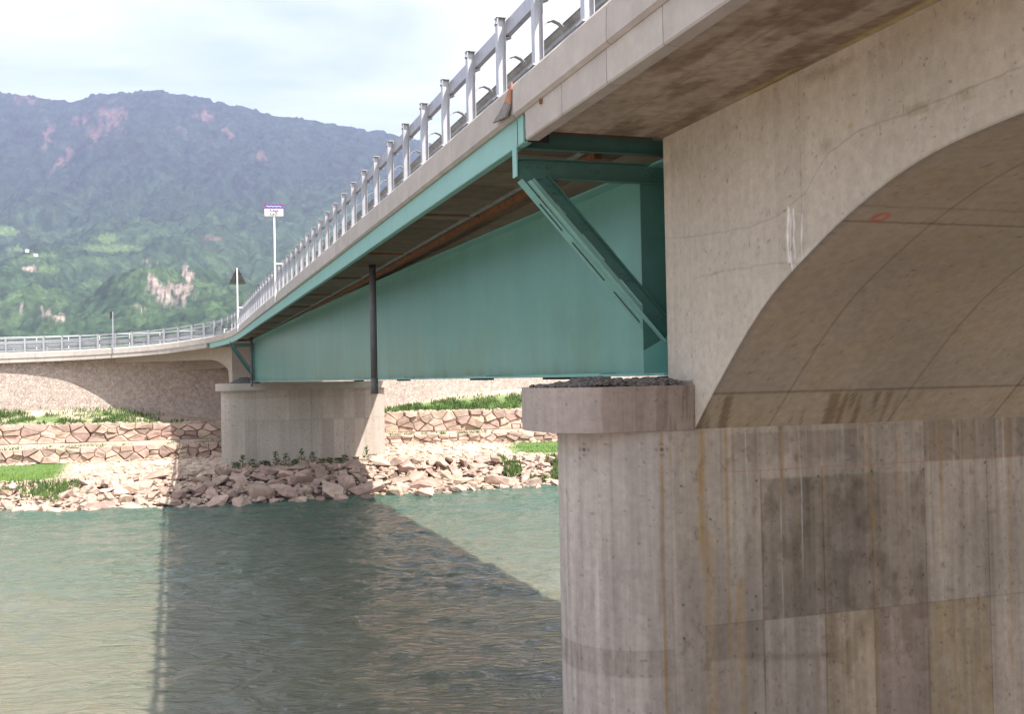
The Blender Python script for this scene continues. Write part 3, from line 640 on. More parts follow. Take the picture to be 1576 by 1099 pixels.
    for k_ in range(22):
        a_ = r_.uniform(1.9, 7.2); t_ = r_.uniform(-3.6, -1.0); c = streak(c, p, q, a_, t_, t_ - r_.uniform(.3, 1.2), r_.uniform(.01, .05), r_.uniform(.12, .35), (np.array((.30, .22, .13)), np.array((.19, .17, .15)))[k_ % 2], seed=300 + k_)
    sp_ = sst(.66, .80, fbm(p * 13, q * 9, 141, 4)) * (flat * .8 + .2); c = blend(c, .45 * sp_, (.55, .52, .48), True)
    ring = sst(-3.38, -3.41, q) * sst(-3.73, -3.69, q) * (1 - flat) * sst(-1.4, -.2, p)
    c = blend(c, .55 * ring * (.3 + n2_), (.60, .58, .54), True); c = blend(c, .4 * np.exp(-((q + 3.39) / .008) ** 2) * (1 - flat), (.5, .48, .45), True)
    c = c * (1 + .22 * (fbm(p * 26, q * .55, 131, 3) - .5))[..., None] * (1 + .5 * (fbm(p * 11, q * .5, 132, 4) - .5) * (1 - flat) * sst(-1.0, -2.6, q))[..., None]
    drk = (1 - flat) * sst(.52, .66, n2_) * sst(-1.5, -3, q); c = blend(c, .3 * drk, (.7, .68, .66), True)
    for (x_, y_) in ((1047, 748), (1050, 930), (1051, 981), (1163, 740), (1161, 917), (1163, 967), (1092, 799), (1258, 733), (1340, 725), (1419, 722), (1514, 712), (1160, 1095), (1258, 906), (1336, 895), (1418, 884)):
        c = blend(c, .85 * dotm(p, q, fx(x_, y_), fz(x_, y_), .017), (.05, .045, .04))
    # two bolt sockets on the nose
    def nose(x, y):
        w_, z_ = invs(x, y, S + .25); th = 0; best = None
        P_ = P[:, 0, :2]; k = (x + .02 * (579 - .02 * (x - 788) - y) - 788) / 1600; i = 75 + int(np.argmin(np.abs(P_[75:150 + 40, 0] / P_[75:190, 1] - k))); return arc[i], (579 - .02 * (x - 788) - y) * P_[i, 1] / 1600
    for (x_, y_) in ((899, 692), (1017, 692)):
        a, z_ = nose(x_, y_); ph = np.arctan2(q - z_, p - a); rr = np.hypot(p - a, q - z_)
        c = blend(c, .8 * sst(.030, .018, rr), (.04, .04, .04)); c = blend(c, .6 * sst(.075 + .02 * np.cos(ph * 4), .065 + .02 * np.cos(ph * 4), rr) * sst(.05, .056, rr), (.2, .17, .14))
    o = grid('pier_shaft', P, M_PAINT, root, col=c, smooth=True, flip=True)
    # rest of the shaft, hidden side
    ang = np.linspace(-math.pi / 2, math.pi / 2, 24); ow2 = np.concatenate([[wE], 10 + np.cos(ang), [1.57]]); os2 = np.concatenate([[S], sc_ + np.sin(ang), [sc_ + r]])
    zz = np.array([-.70, -3, -5, -9.2]); P2 = np.zeros((len(ow2), 4, 3))
    P2[..., 0] = (P0[0] + Vr[0] * ow2 + U[0] * os2)[:, None]; P2[..., 1] = (P0[1] + Vr[1] * ow2 + U[1] * os2)[:, None]; P2[..., 2] = zz
    grid('pier_shaft', P2, M_CON, root, smooth=True, flip=True)
    # cap
    n = 60; L = stadium(.85, 1.93, sc_, .72, 1.03, 120, 2.25); ow = np.array([l_[0] for l_ in L] + list(np.linspace(.87, 1.93, 60))); os_ = np.array([l_[1] for l_ in L] + [L[-1][1]] * 60)
    arc = np.concatenate([[0], np.cumsum(np.hypot(np.diff(ow), np.diff(os_)))]); zq = np.linspace(-.155, -.705, 50)
    p, q = np.meshgrid(arc, zq, indexing='ij'); P = np.zeros(p.shape + (3,)); P[..., 0] = (P0[0] + Vr[0] * ow + U[0] * os_)[:, None]; P[..., 1] = (P0[1] + Vr[1] * ow + U[1] * os_)[:, None]; P[..., 2] = q
    c = paint(p, q, np.array((.375, .315, .285)), boards=.06, seed=13, blot=.08, vstr=.06)
    ed = arc[-1] - 1.25; dk = sst(ed - .02 + .02 * 1, ed + .03, p + .04 * (vn(q * 9, 0 * q, 5) - .5)); c = blend(c, .8 * dk, (.80, .76, .72), True)
    c = blend(c, .75 * dk * sst(.5, .62, fbm(p * 22, q * 1.2, 44, 3)) * sst(arc[-1] - 1.0, arc[-1], p + .4 * (-q - .3)), (.5, .47, .42), True)
    c = blend(c, .3 * sst(arc[-1] - .5, arc[-1], p), (.75, .70, .5), True)
    grid('pier_cap', P, M_PAINT, root, col=c, smooth=True, flip=True)
    b = MB(); top = [W(a, s, -.155) for a, s in zip(ow[::6], os_[::6])] + [W(1.93, sc_ - 1.03, -.155), W(1.93, 1.37, -.155)]; k = len(top)
    b.add(top + [(x, y, -.706) for x, y, z in top], [tuple(range(k)), tuple(range(k, 2 * k))[::-1]]); b.build('cap_top', M_CON, root)
    b = MB(); A_, B_ = W(1.93, .02, -.7), W(10, .02, -.7)
    b.bar(W(1.93, .75, -.43), W(11.3, .75, -.43), 1.24, .55, (U[0], U[1], 0)); b.build('cap_ledge', M_CON, root)
    # gravel heap and bearing on it
    V = []; 
    def fg():
        a = random.uniform(.22, 1.9); s_ = random.uniform(-.5, .55) if a < 1.85 else 0; h = .08 * math.exp(-((a - 1.0) / .4) ** 2) + .03 + .06 * math.exp(-((a - 1.75) / .2) ** 2)
        e = ((a - .85) / .72) ** 2 + ((s_ - .34) / 1.0) ** 2 if a < .85 else ((s_ - .34) / 1.) ** 2
        if e > .80: return None
        return tuple(W(a, s_, -.15 + random.uniform(0, h) * (1 - e * .6)))
    o = rubble('gravel_heap', 2600, fg, M_GRAVEL, 'dark loose gravel heaped on the near pier cap under the girder', .014, .048); o['category'] = 'gravel'
    return root
NEARP = build_near()

# ------------------------------------------------------------------ near concrete span
AR = [(-.66, -.705), (-1.19, -.21), (-1.66, .20), (-1.95, .45), (-2.49, .84), (-3.05, 1.13), (-3.7, 1.43), (-4.24, 1.63), (-4.68, 1.76), (-5.09, 1.84), (-5.46, 1.88), (-5.96, 1.92), (-7, 1.97), (-9, 2.0), (-40, 2.0)]
def arch(s): return np.interp(-np.asarray(s), [-a[0] for a in AR], [a[1] for a in AR])
def near_span():
    root = empty('concrete_span', tuple(bp(5.8, -12, -1.8))); tag(root, 'near concrete bridge span with arched haunch and stained web', 'bridge span')
    zs = 3.07
    ss = np.concatenate([np.arange(.02, -7.6, -.0135), np.arange(-7.7, -34, -.5)]); fr = np.linspace(0, 1, 260)
    S_, Fq = np.meshgrid(ss, fr, indexing='ij')
    # smooth the arch line
    ar = arch(ss); k = 19; ar2 = np.convolve(np.pad(ar, k, mode='edge'), np.ones(2 * k + 1) / (2 * k + 1), 'valid'); m_ = (ss < -1.0) & (ss > -7.4); ar = np.where(m_, ar2, ar)
    low = np.where(ss > -.02, -.16, np.where(ss > -.66, -.155, ar)); low = np.where((ss <= -.66 + .0), ar, low)
    Zq = low[:, None] + (zs - low[:, None]) * Fq; wv = 1.937
    P = np.zeros(S_.shape + (3,)); P[..., 0] = P0[0] + Vr[0] * wv + U[0] * S_; P[..., 1] = P0[1] + Vr[1] * wv + U[1] * S_; P[..., 2] = Zq
    p, q = -S_, Zq
    c = paint(p, q, np.array((.485, .432, .362)), boards=2.6, seed=23, blot=.14, vstr=.07)
    def F(x, y): s, z = inv(x, y, 1.937); return -s, z
    n1_ = fbm(p * 3, q * 3, 36, 5)
    for (x_, k_) in ((1062, .5), (1236, .5)): c = blend(c, k_ * np.exp(-((p - F(x_, 400)[0]) / .007) ** 2) * sst(.3, .5, vn(q * 2, 0 * q, 8) + .2), (.6, .58, .55), True)
    # cold joints (wandering lines)
    def line(pp, amt, wd, seed):
        nonlocal c
        P_ = [F(*t) for t in pp]; yy = np.interp(p, [a[0] for a in P_], [a[1] for a in P_]) + .03 * (fbm(p * 6, 0 * p, seed, 3) - .5)
        k_ = np.exp(-((q - yy) / wd) ** 2) * (p > P_[0][0]) * (p < P_[-1][0]); c = blend(c, amt * k_ * (.4 + n1_), (.55, .52, .48), True)
    line([(1022, 366), (1080, 362), (1150, 350), (1200, 330), (1240, 295), (1275, 235), (1330, 195), (1400, 172), (1576, 100)], .5, .010, 3)
    line([(1065, 430), (1120, 415), (1200, 405), (1232, 405)], .5, .010, 4)
    # darker band under the cold joint to the right
    P_ = [F(*t) for t in [(1330, 195), (1400, 165), (1480, 140), (1576, 108)]]; yy = np.interp(p, [a[0] for a in P_], [a[1] for a in P_])
    c = blend(c, .55 * sst(.07, .03, np.abs(q - yy + .03)) * sst(P_[0][0] - .2, P_[0][0] + .6, p) * sst(.35, .6, fbm(p * 8, q * 5, 12, 3)), (.66, .60, .48), True)
    for (x_, y_, rx, ry, am, tt) in ((1275, 220, .10, .07, .6, (.5, .5, .5)), (1310, 192, .05, .03, .6, (.8, .62, .3)), (1262, 270, .05, .14, .35, (.75, .72, .78)), (1290, 100, .30, .05, .55, (.5, .45, .38)), (1245, 115, .2, .05, .45, (.5, .45, .38))):
        a, z_ = F(x_, y_); c = blend(c, am * np.exp(-(((p - a) / rx) ** 2 + ((q - z_) / ry) ** 2)) * (.5 + n1_), tt, True)
    # white lime drips
    for (x_, y0_, y1_, wd) in ((1213, 322, 405, .018), (1222, 320, 398, .010), (1234, 330, 400, .008), (1217, 330, 425, .006)):
        a, z0 = F(x_, y0_); _, z1 = F(x_, y1_); kk = np.exp(-((p - a - .06 * (fbm(q * 5, 0 * q, int(x_), 3) - .5)) / (wd * (.5 + 1.2 * vn(q * 7, 0 * q, 3)))) ** 2) * (q < z0 + .05 * vn(p * 20, 0 * p, 4)) * (q > z1) * (.5 + .7 * vn(q * 12, p * 30, 6))
        c = blend(c, .95 * kk, (.80, .77, .74))
    rim = q - low[:, None]; c = blend(c, .55 * sst(.035, .008, rim) * sst(.7, 1.2, p), (.60, .56, .52), True)
    c = blend(c, .5 * sst(.10, .02, rim) * np.exp(-((p - F(1240, 400)[0]) / .25) ** 2), (.62, .58, .55))
    # spalls / form marks: small dark ticks
    r_ = np.random.default_rng(5)
    for _ in range(95):
        a, z_ = r_.uniform(.1, 7.2), r_.uniform(-.1, 3.0); l_ = r_.uniform(.01, .05); th = r_.normal(0, .35); dx, dz = p - a, q - z_
        u_ = dx * math.cos(th) + dz * math.sin(th); v_ = -dx * math.sin(th) + dz * math.cos(th)
        c = blend(c, .7 * np.exp(-((u_ / .006) ** 2 + (v_ / l_) ** 2)), (.16, .13, .10))
    c = blend(c, .35 * sst(2.3, 3.07, q) * sst(.4, .6, fbm(p * 2, q * 5, 99, 4)), (.72, .66, .58), True)
    grid('web_face', P, M_PAINT, root, col=c, smooth=False, flip=True)
    # soffit of the haunch (arched underside)
    sa = np.concatenate([np.arange(-.66, -7.6, -.03), np.arange(-7.7, -34, -.5)]); wa = np.concatenate([np.arange(1.937, 7.6, .03), [8, 9, 9.66]])
    az = np.interp(-sa, -ss, ar); p, q = np.meshgrid(-sa, wa, indexing='ij'); P = np.zeros(p.shape + (3,))
    P[..., 0] = P0[0] + Vr[0] * q - U[0] * p; P[..., 1] = P0[1] + Vr[1] * q - U[1] * p; P[..., 2] = az[:, None]
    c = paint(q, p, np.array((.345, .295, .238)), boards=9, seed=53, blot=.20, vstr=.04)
    n1_ = fbm(p * 1.5, q * 1.5, 57, 5); n3 = fbm(q * 9 + p * 3, p * .7, 58, 4)
    c = blend(c, .5 * sst(.5, .7, n1_), (1.04, .98, .84), True)
    for wj in (2.98, 4.78, 6.5): c = blend(c, .7 * np.exp(-((q - wj) / .010) ** 2), (.3, .26, .2), True)
    for pj, am in ((1.14, .6), (3.72, .6), (3.98, .55)): c = blend(c, am * np.exp(-((p - pj) / .012) ** 2), (.35, .3, .25), True)
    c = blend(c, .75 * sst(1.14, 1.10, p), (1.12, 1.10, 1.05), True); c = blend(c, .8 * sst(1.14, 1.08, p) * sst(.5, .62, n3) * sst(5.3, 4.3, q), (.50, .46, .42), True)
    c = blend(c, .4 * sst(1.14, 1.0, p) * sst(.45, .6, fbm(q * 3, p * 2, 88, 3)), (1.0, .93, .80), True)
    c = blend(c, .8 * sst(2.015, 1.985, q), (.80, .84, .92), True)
    for (a, b_, r1) in ((3.80, 2.32, .045),): rr = np.hypot((p - a) * .8, (q - b_) * .7); c = blend(c, .7 * np.exp(-((rr - r1 * 1.1) / .02) ** 2), (.5, .07, .05))
    grid('haunch_soffit', P, M_PAINT, root, col=c, smooth=True, flip=False)
    # hidden faces: end face over the pier, far web, top
    b = MB(); lo = -.16
    b.add([bp(1.937, .02, lo), bp(9.66, .02, lo), bp(9.66, .02, zs), bp(1.937, .02, zs)], [(0, 1, 2, 3)])
    b.add([bp(1.94, -.66, -.703), bp(9.66, -.66, -.703), bp(9.66, .02, -.703), bp(1.94, .02, -.703)], [(0, 1, 2, 3)])
    b.add([bp(1.937, -.66, -.704), bp(1.937, .02, -.704), bp(1.937, .02, -.1), bp(1.937, -.66, -.1)], [(0, 1, 2, 3)])
    for i in range(len(AR) - 1):
        b.add([bp(9.66, AR[i][0], AR[i][1]), bp(9.66, AR[i + 1][0], AR[i + 1][1]), bp(9.66, AR[i + 1][0], zs), bp(9.66, AR[i][0], zs)], [(0, 1, 2, 3)])
    b.add([bp(9.66, .02, lo), bp(9.66, -.66, -.7), bp(9.66, -.66, zs), bp(9.66, .02, zs)], [(0, 1, 2, 3)])
    b.build('inner_faces', M_CON, root)
    # cantilever underside, painted
    ss = np.concatenate([np.arange(0.0, -9, -.03), np.arange(-9.2, -34, -1.)]); ws = np.arange(.20, 2.0, .03); p, q = np.meshgrid(-ss, ws, indexing='ij'); P = np.zeros(p.shape + (3,))
    P[..., 0] = P0[0] + Vr[0] * q - U[0] * p; P[..., 1] = P0[1] + Vr[1] * q - U[1] * p; P[..., 2] = zs - .002
    c = paint(p, q, np.array((.43, .355, .285)), boards=20, seed=83, blot=.30, vstr=.05); n1_ = fbm(p * 1.1 + q * .6, q * 4.5, 84, 5); n2_ = fbm(p * 9, q * 9, 85, 4)
    c = blend(c, .8 * sst(.42, .6, n1_), (.60, .54, .48), True); c = blend(c, .6 * sst(.48, .62, n2_) * (.3 + n1_), (.62, .58, .52), True)
    for wj in (.95, 1.5): c = blend(c, .35 * np.exp(-((q - wj) / .012) ** 2), (.5, .46, .4), True)
    c = blend(c, .7 * np.exp(-((q - 1.88 + .03 * vn(p * 3, 0 * p, 4)) / .02) ** 2) * sst(1.8, 2.2, p) * sst(.35, .5, vn(p * 3, 0 * p, 6) + .1), (.55, .42, .06))
    grid('cantilever_soffit', P, M_PAINT, root, col=c, smooth=False, flip=False)
    sweep('deck_slab', -34, 0.0, [(.46, -.16), (DW - .36, -.16), (DW - .36, -.70), (.24, -.70), (.24, -.50), (.46, -.50)], M_CON, root, 4)
    sweep('road_surface', -34, 0.3, [(.46, -.157), (DW - .46, -.157), (DW - .46, -.10), (.46, -.10)], M_ASPH, root, 4)
    kerbs(root, -29.68, .32, 0, 2.9); kerbs(root, -29.68, .32, 1, 6)
    a = 0.0
    for i in range(26):
        sweep('edge_panel', a - 1.262 - i * 1.27, a - .006 - i * 1.27, [(.03, -.49), (.03, -.83), (.045, -.85), (.20, -.85), (.24, -.72), (.24, -.49)], M_KERB, root, 3)
    sweep('right_edge_beam', -34, 0, [(DW - .36, -.49), (DW - .36, -.84), (DW - .03, -.84), (DW - .03, -.49)], M_CON, root, 5)
    return root
near_span()

# ------------------------------------------------------------------ steel span
A2 = np.array((P0[0] + Vr[0] * 2.2 + U[0] * .05, P0[1] + Vr[1] * 2.2 + U[1] * .05)); B2 = np.array((-17.75, 71.6)); GL = float(np.hypot(*(B2 - A2))); GD = (B2 - A2) / GL; GN = np.array((GD[1], -GD[0]))
def g(t, off, z): q = A2 + GD * t + GN * off; return (q[0], q[1], z)
def ztop(t): return 2.78 + .16 * math.sin(math.pi * min(max(t / GL, 0), 1)) - .02 * t / GL
def steel():
    root = empty('steel_span', tuple(bp(5.8, 29, 0))); tag(root, 'teal green steel plate girder span carrying the deck over the river', 'bridge span')
    ts = np.concatenate([np.arange(0, 12, .06), np.arange(12, GL, .2), [GL]]); zt = np.array([ztop(t) for t in ts]); fr = np.linspace(0, 1, 60)
    P = np.zeros((len(ts), 60, 3)); P[..., 0] = (A2[0] + GD[0] * ts)[:, None]; P[..., 1] = (A2[1] + GD[1] * ts)[:, None]; P[..., 2] = zt[:, None] * fr
    p, q = np.meshgrid(ts, fr * 2.8, indexing='ij'); c = np.ones(p.shape + (3,)) * np.array((.120, .290, .252))
    f = 1 + .10 * (fbm(p * 2.6, q * .35, 7, 4) - .5) * 2 + .08 * (fbm(p * .25, q * .6, 9, 3) - .5) * 2; c = c * f[..., None]
    st = sst(.56, .72, fbm(p * 4.5, q * .25, 17, 4)) * sst(14, 26, p); c = blend(c, .22 * st, (.30, .47, .43)); c = blend(c, .10 * sst(.6, .75, fbm(p * 7, q * .3, 27, 3)), (.20, .30, .20))  # pale streaks towards the far end: whitish reflections put into the colour
    for x_ in (6.2, 14.5, 24, 34, 44, 54): c = blend(c, .25 * np.exp(-((p - x_) / .025) ** 2), (.75, .8, .8), True)
    c = blend(c, .30 * sst(.50, .66, fbm(p * .9, q * .6, 37, 4)) * sst(2.0, .4, q), (.80, .74, .52), True); c = blend(c, .5 * sst(.30, .0, q) * sst(.5, .7, fbm(p * 3, q, 18, 3)), (.7, .66, .5), True)
    grid('girder_web', P, M_WEB, root, col=c, smooth=False)
    def flange(name, z0, th, wd, off):
        b = MB(); n = 40
        for i in range(n):
            a, e = GL * i / n, GL * (i + 1) / n; za = z0(a); ze = z0(e); V = []
            for t, z in ((a, za), (e, ze)):
                for o_, dz in ((off - wd / 2, 0), (off + wd / 2, 0), (off + wd / 2, th), (off - wd / 2, th)): V.append(g(t, o_, z + dz))
            F = [(0, 1, 5, 4), (1, 2, 6, 5), (2, 3, 7, 6), (3, 0, 4, 7)]
            if i == 0: F.append((3, 2, 1, 0))
            if i == n - 1: F.append((4, 5, 6, 7))
            b.add(V, F)
        return b.build(name, M_TEAL, root)
    flange('top_flange', lambda t: ztop(t) + .001, .03, .5, 0); flange('bottom_flange', lambda t: -.035, .034, .62, 0)
    # second girder line
    off = 7.1; b = MB()
    for i in range(20):
        a, e = GL * i / 20, GL * (i + 1) / 20; b.add([g(a, off, 0), g(e, off, 0), g(e, off, ztop(e)), g(a, off, ztop(a)), g(a, off + .02, 0), g(e, off + .02, 0), g(e, off + .02, ztop(e)), g(a, off + .02, ztop(a))], [(0, 1, 2, 3), (7, 6, 5, 4)])
    b.build('girder_web', M_TEAL, root); flange('bottom_flange', lambda t: -.035, .034, .62, off)
    for t in np.arange(6, GL, 6.):       # cross frames
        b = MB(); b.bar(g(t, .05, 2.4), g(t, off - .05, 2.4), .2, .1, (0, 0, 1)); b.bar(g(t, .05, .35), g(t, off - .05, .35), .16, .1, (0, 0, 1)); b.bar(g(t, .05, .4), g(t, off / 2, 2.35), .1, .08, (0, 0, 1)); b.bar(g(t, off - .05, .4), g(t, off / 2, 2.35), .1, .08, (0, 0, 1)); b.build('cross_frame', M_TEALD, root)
    # splice bolts under the bottom flange and on its edge
    for t0, k in ((2.2, 22), (3.6, 14), (7.8, 16), (15, 14), (21.5, 14)):
        b = MB()
        for i in range(k):
            for o_ in (-.2, -.12): t = t0 + i * .085; b.tube(g(t, o_, -.036), g(t, o_, -.072), .022, 6)
        o = b.build('splice_bolts', M_BLACK, root); o['kind'] = 'stuff'
        b = MB(); b.bar(g(t0 - .1, -.17, .008), g(t0 + k * .085 + .1, -.17, .008), .26, .014, (GN[0], GN[1], 0)); b.build('splice_plate', M_TEAL, root)
    # deck
    zt_ = S_J
    sweep('deck_slab', .05, zt_, [(.36, -.16), (DW - .36, -.16), (DW - .36, -.58), (.36, -.58)], M_SOF, root, 1.)
    sweep('road_surface', .34, zt_, [(.46, -.157), (DW - .46, -.157), (DW - .46, -.10), (.46, -.10)], M_ASPH, root, 1.)
    kerbs(root, .36, zt_, 0, 3.0, .5); kerbs(root, .36, zt_, 1, 6., 1.)
    # teal edge beam: web + bottom lip
    sweep('edge_beam', .14, zt_ - .3, [(.05, -.492), (.05, -.835), (.06, -.845), (.16, -.845), (.16, -.825), (.075, -.825), (.075, -.492)], M_TEALF, root, .5)
    b = MB(); b.bar(bp(.046, .36, 2.955), bp(.046, .36, 3.29), .006, .006, (1, 0, 0)); b.build('drip_joint', M_BLACK, root)
    b = MB(); b.bar(bp(.25, .13, 2.95), bp(.25, .13, 3.6), .28, .02, (Vr[0], Vr[1], 0)); b.build('dark_gap_plate', M_BLACK, root)  # black plate added to stand in for the dark gap at the joint
    # planks (precast slabs) seen under the cantilever
    s = .5
    while s < S_BR - 1:
        sweep('soffit_plank', s, s + 1.17, [(.18, -.582), (2.02, -.582), (2.02, -.64), (.18, -.64)], M_PLANK, root, 2); s += 1.2
    sweep('edge_timber', 1.3, 59.5, [(1.50, -.642), (1.62, -.642), (1.62, -.74), (1.50, -.74)], M_RUST, root, 1.)
    sweep('cable_duct', 1.3, 59.5, [(1.30, -.642), (1.36, -.642), (1.36, -.68), (1.30, -.68)], M_GALVD, root, 1.)
    for i, s in enumerate(np.arange(7, 56, 6.)):
        b = MB(); b.bar(tuple(at(s, .2, -.66)), tuple(at(s, 1.5, -.66)), .05, .03, (0, 0, 1)); b.build('soffit_batten', M_RUST if i % 2 else M_PLANK, root)
    # ---- near bracket in the plane s = .5
    def bracket(S, far=False):
        def q(wv, z, ds=0):
            if not far: return bp(wv, S + ds, z)
            e = at(S_BR, 0, 0); base = Vector((e[0], e[1], 0)); gx = Vector(g(GL - .35, -.02, 0)); ax = (gx - base); L = ax.length; ax /= L
            ux_ = Vector((-ax.y, ax.x, 0)); return base + ax * (wv / 2.18 * L) + ux_ * ds + Vector((0, 0, z - .30 + .12))
        sd = Vector((0, 0, 1)); al = (q(1, 0, 1) - q(1, 0, 0)); e = -1
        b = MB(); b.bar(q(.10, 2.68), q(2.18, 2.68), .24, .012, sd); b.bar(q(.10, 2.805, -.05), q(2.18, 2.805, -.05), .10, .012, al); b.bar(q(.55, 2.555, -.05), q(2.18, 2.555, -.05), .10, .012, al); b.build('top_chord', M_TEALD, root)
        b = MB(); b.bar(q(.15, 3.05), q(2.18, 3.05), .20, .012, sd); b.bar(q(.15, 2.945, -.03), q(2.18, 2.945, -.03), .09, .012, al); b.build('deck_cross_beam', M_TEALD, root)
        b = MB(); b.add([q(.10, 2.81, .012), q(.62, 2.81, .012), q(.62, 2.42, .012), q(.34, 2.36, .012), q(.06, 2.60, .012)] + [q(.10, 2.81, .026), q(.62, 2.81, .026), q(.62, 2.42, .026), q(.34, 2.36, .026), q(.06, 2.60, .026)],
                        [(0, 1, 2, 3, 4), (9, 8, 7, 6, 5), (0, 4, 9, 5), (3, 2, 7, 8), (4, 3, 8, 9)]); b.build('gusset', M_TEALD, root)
        # hanger plate at the deck edge
        b = MB(); b.bar(q(.055, 2.98, 0), q(.055, 2.57, 0), .16, .016, al); b.build('hanger_plate', M_TEALF, root)
        # diagonal: two channels back to back with a gap
        p1, p2 = (.16, 2.60), (2.12, .42); L = math.hypot(p2[0] - p1[0], p2[1] - p1[1]); dx, dz = (p2[0] - p1[0]) / L, (p2[1] - p1[1]) / L; nx, nz = -dz, dx   # n points up-right
        if nx < 0: nx, nz = -nx, -nz
        def d(t, o_, ds=0): return q(p1[0] + dx * t + nx * o_, p1[1] + dz * t + nz * o_, ds)
        nn = (d(0, 1) - d(0, 0))
        b = MB()
        b.bar(d(.12, .045), d(L, .045), .10, .014, nn); b.bar(d(.12, .103), d(L, .103), .10 - .0, .014, al * 1) if False else None
        b.bar(d(.10, -.006, -.06), d(L, -.006, -.06), .12, .014, al); b.build('diagonal', M_TEALF if not far else M_TEALD, root)  # lower channel in the paler teal: its lit edge put into the colour
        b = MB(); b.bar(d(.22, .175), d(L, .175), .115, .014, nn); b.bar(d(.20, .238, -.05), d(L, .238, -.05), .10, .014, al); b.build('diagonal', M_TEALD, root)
        b = MB()
        for t in (.28, .85, 1.0, 1.65, 1.8, 2.45, 2.7): b.bar(d(t - .09, .105, .004), d(t + .09, .105, .004), .05, .02, nn)
        b.build('batten', M_TEALD, root)['kind'] = 'stuff'
        b = MB(); b.bar(d(.02, -.075, .01), d(L * .97, -.075, .01), .085, .012, nn); b.build('rib_plate', M_TEALF if not far else M_TEALD, root)
        if not far:
            b = MB()
            for (a, e_) in ((.42, .88), (1.08, 1.75), (1.95, 2.5)): b.bar(d(a, -.078, .001), d(e_, -.078, .001), .012, .012, nn)
            b.build('slot', M_BLACK, root)['kind'] = 'stuff'
        # web stiffener and end plate
        b = MB(); b.bar(q(2.0, .0), q(2.0, 2.55), .36, .016, q(1, 0) - q(0, 0)); b.build('web_stiffener', M_TEALD, root)
        if not far:
            b = MB(); b.add([q(1.80, 0, -.02), q(2.18, 0, -.02), q(2.18, .5, -.02), q(1.80, .30, -.02)] + [q(1.80, 0, -.034), q(2.18, 0, -.034), q(2.18, .5, -.034), q(1.80, .30, -.034)], [(0, 1, 2, 3), (7, 6, 5, 4), (0, 3, 7, 4), (3, 2, 6, 7)]); b.build('foot_plate', M_TEAL, root)
            bt = MB()
            for (x_, z_) in ((.22, 2.72), (.36, 2.72), (.50, 2.72), (1.12, 2.70), (1.22, 2.70), (1.92, 2.69), (2.0, 2.69)): bt.tube(q(x_, z_, -.006), q(x_, z_, -.034), .022, 6)
            for t in (.30, .42, .95, 1.05, 1.85, 1.95, 2.62, 2.72):
                for o_ in (.165, .20): bt.tube(d(t + (o_ - .16), o_, -.007), d(t + (o_ - .16), o_, -.03), .016, 6)
            bt.build('bolts', M_TEALD, root)['kind'] = 'stuff'
    bracket(.5); bracket(0, True)
    # bearings
    b = MB(); b.bar(bp(2.15, .32, -.095), bp(2.15, .32, -.04), .34, .34, (1, 0, 0)); b.bar(bp(2.0, .42, -.15), bp(2.0, .42, -.09), .55, .5, (1, 0, 0)); b.build('bearing', M_BLACK, root)
    b = MB(); b.bar(g(GL - .5, 0, -.12), g(GL - .5, 0, -.04), .4, .4, (1, 0, 0)); b.build('bearing', M_BLACK, root)
    return root
STEEL = steel()

# mortar flap at the kerb joint
b = MB(); q0 = lambda s, wv, z: bp(wv, s, z)
V = [q0(.325, -.03, 3.78), q0(.33, -.045, 3.31), q0(.62, -.045, 3.31), q0(.33, -.10, 3.31), q0(.60, -.13, 3.30)]
fl = empty('joint_flap', q0(.4, -.05, 3.3)); tag(fl, 'torn triangular orange and grey flap hanging from the kerb expansion joint', 'joint cover')
a = [q0(.335, -.030, 3.76), q0(.37, -.030, 3.76), q0(.58, -.050, 3.56), q0(.335, -.055, 3.48)]
mesh('orange_top', a + [p + Vector((.02, .01, 0)) for p in a], [(0, 1, 2, 3), (7, 6, 5, 4), (0, 4, 5, 1), (1, 5, 6, 2), (2, 6, 7, 3), (3, 7, 4, 0)], mat('rust_orange', (.40, .19, .12), .9, var=.3, scale=14), fl)
a = [q0(.335, -.056, 3.48), q0(.58, -.051, 3.56), q0(.74, -.075, 3.46), q0(.95, -.10, 3.375), q0(.335, -.13, 3.30)]
mesh('grey_bottom', a + [p + Vector((.03, .012, 0)) for p in a], [(0, 1, 2, 3, 4), (9, 8, 7, 6, 5), (0, 5, 6, 1), (1, 6, 7, 2), (2, 7, 8, 3), (3, 8, 9, 4), (4, 9, 5, 0)], mat('grey_mortar', (.20, .18, .165), .95, var=.3, scale=14), fl)
b = MB(); b.bar(q0(-.62, .02, 3.29), q0(-.62, .02, 3.24), .05, .05, (1, 0, 0)); o = b.build('rusty_bracket', M_RUST); tag(o, 'small rusty bracket stub under the near kerb edge', 'bracket')

# drain pipes
def pipe(wv, s, zt, zb_, r, label):
    e = empty('drain_pipe', tuple(bp(wv, s, zb_))); tag(e, label, 'pipe', 'drain pipes under the steel deck')
    b = MB(); b.tube(bp(wv, s, zt), bp(wv, s, zb_ + .42), r, 20); b.build('pipe_shaft', M_PIPE, e, True)
    b = MB(); b.tube(bp(wv, s, zb_ + .42), bp(wv, s, zb_), r * 1.09, 20); b.build('pipe_end', M_PIPE, e, True)
    b = MB(); b.tube(bp(wv, s, zt + .03), bp(wv, s, zt - .12), r * 1.05, 16); b.build('pipe_collar', M_BLACK, e, True)
pipe(1.0, 15.5, 3.12, -.40, .092, 'thick grey drain pipe hanging mid span below the steel deck')
pipe(1.0, 59.2, 2.95, -.36, .085, 'thin looking grey drain pipe hanging beside the far pier bracket')

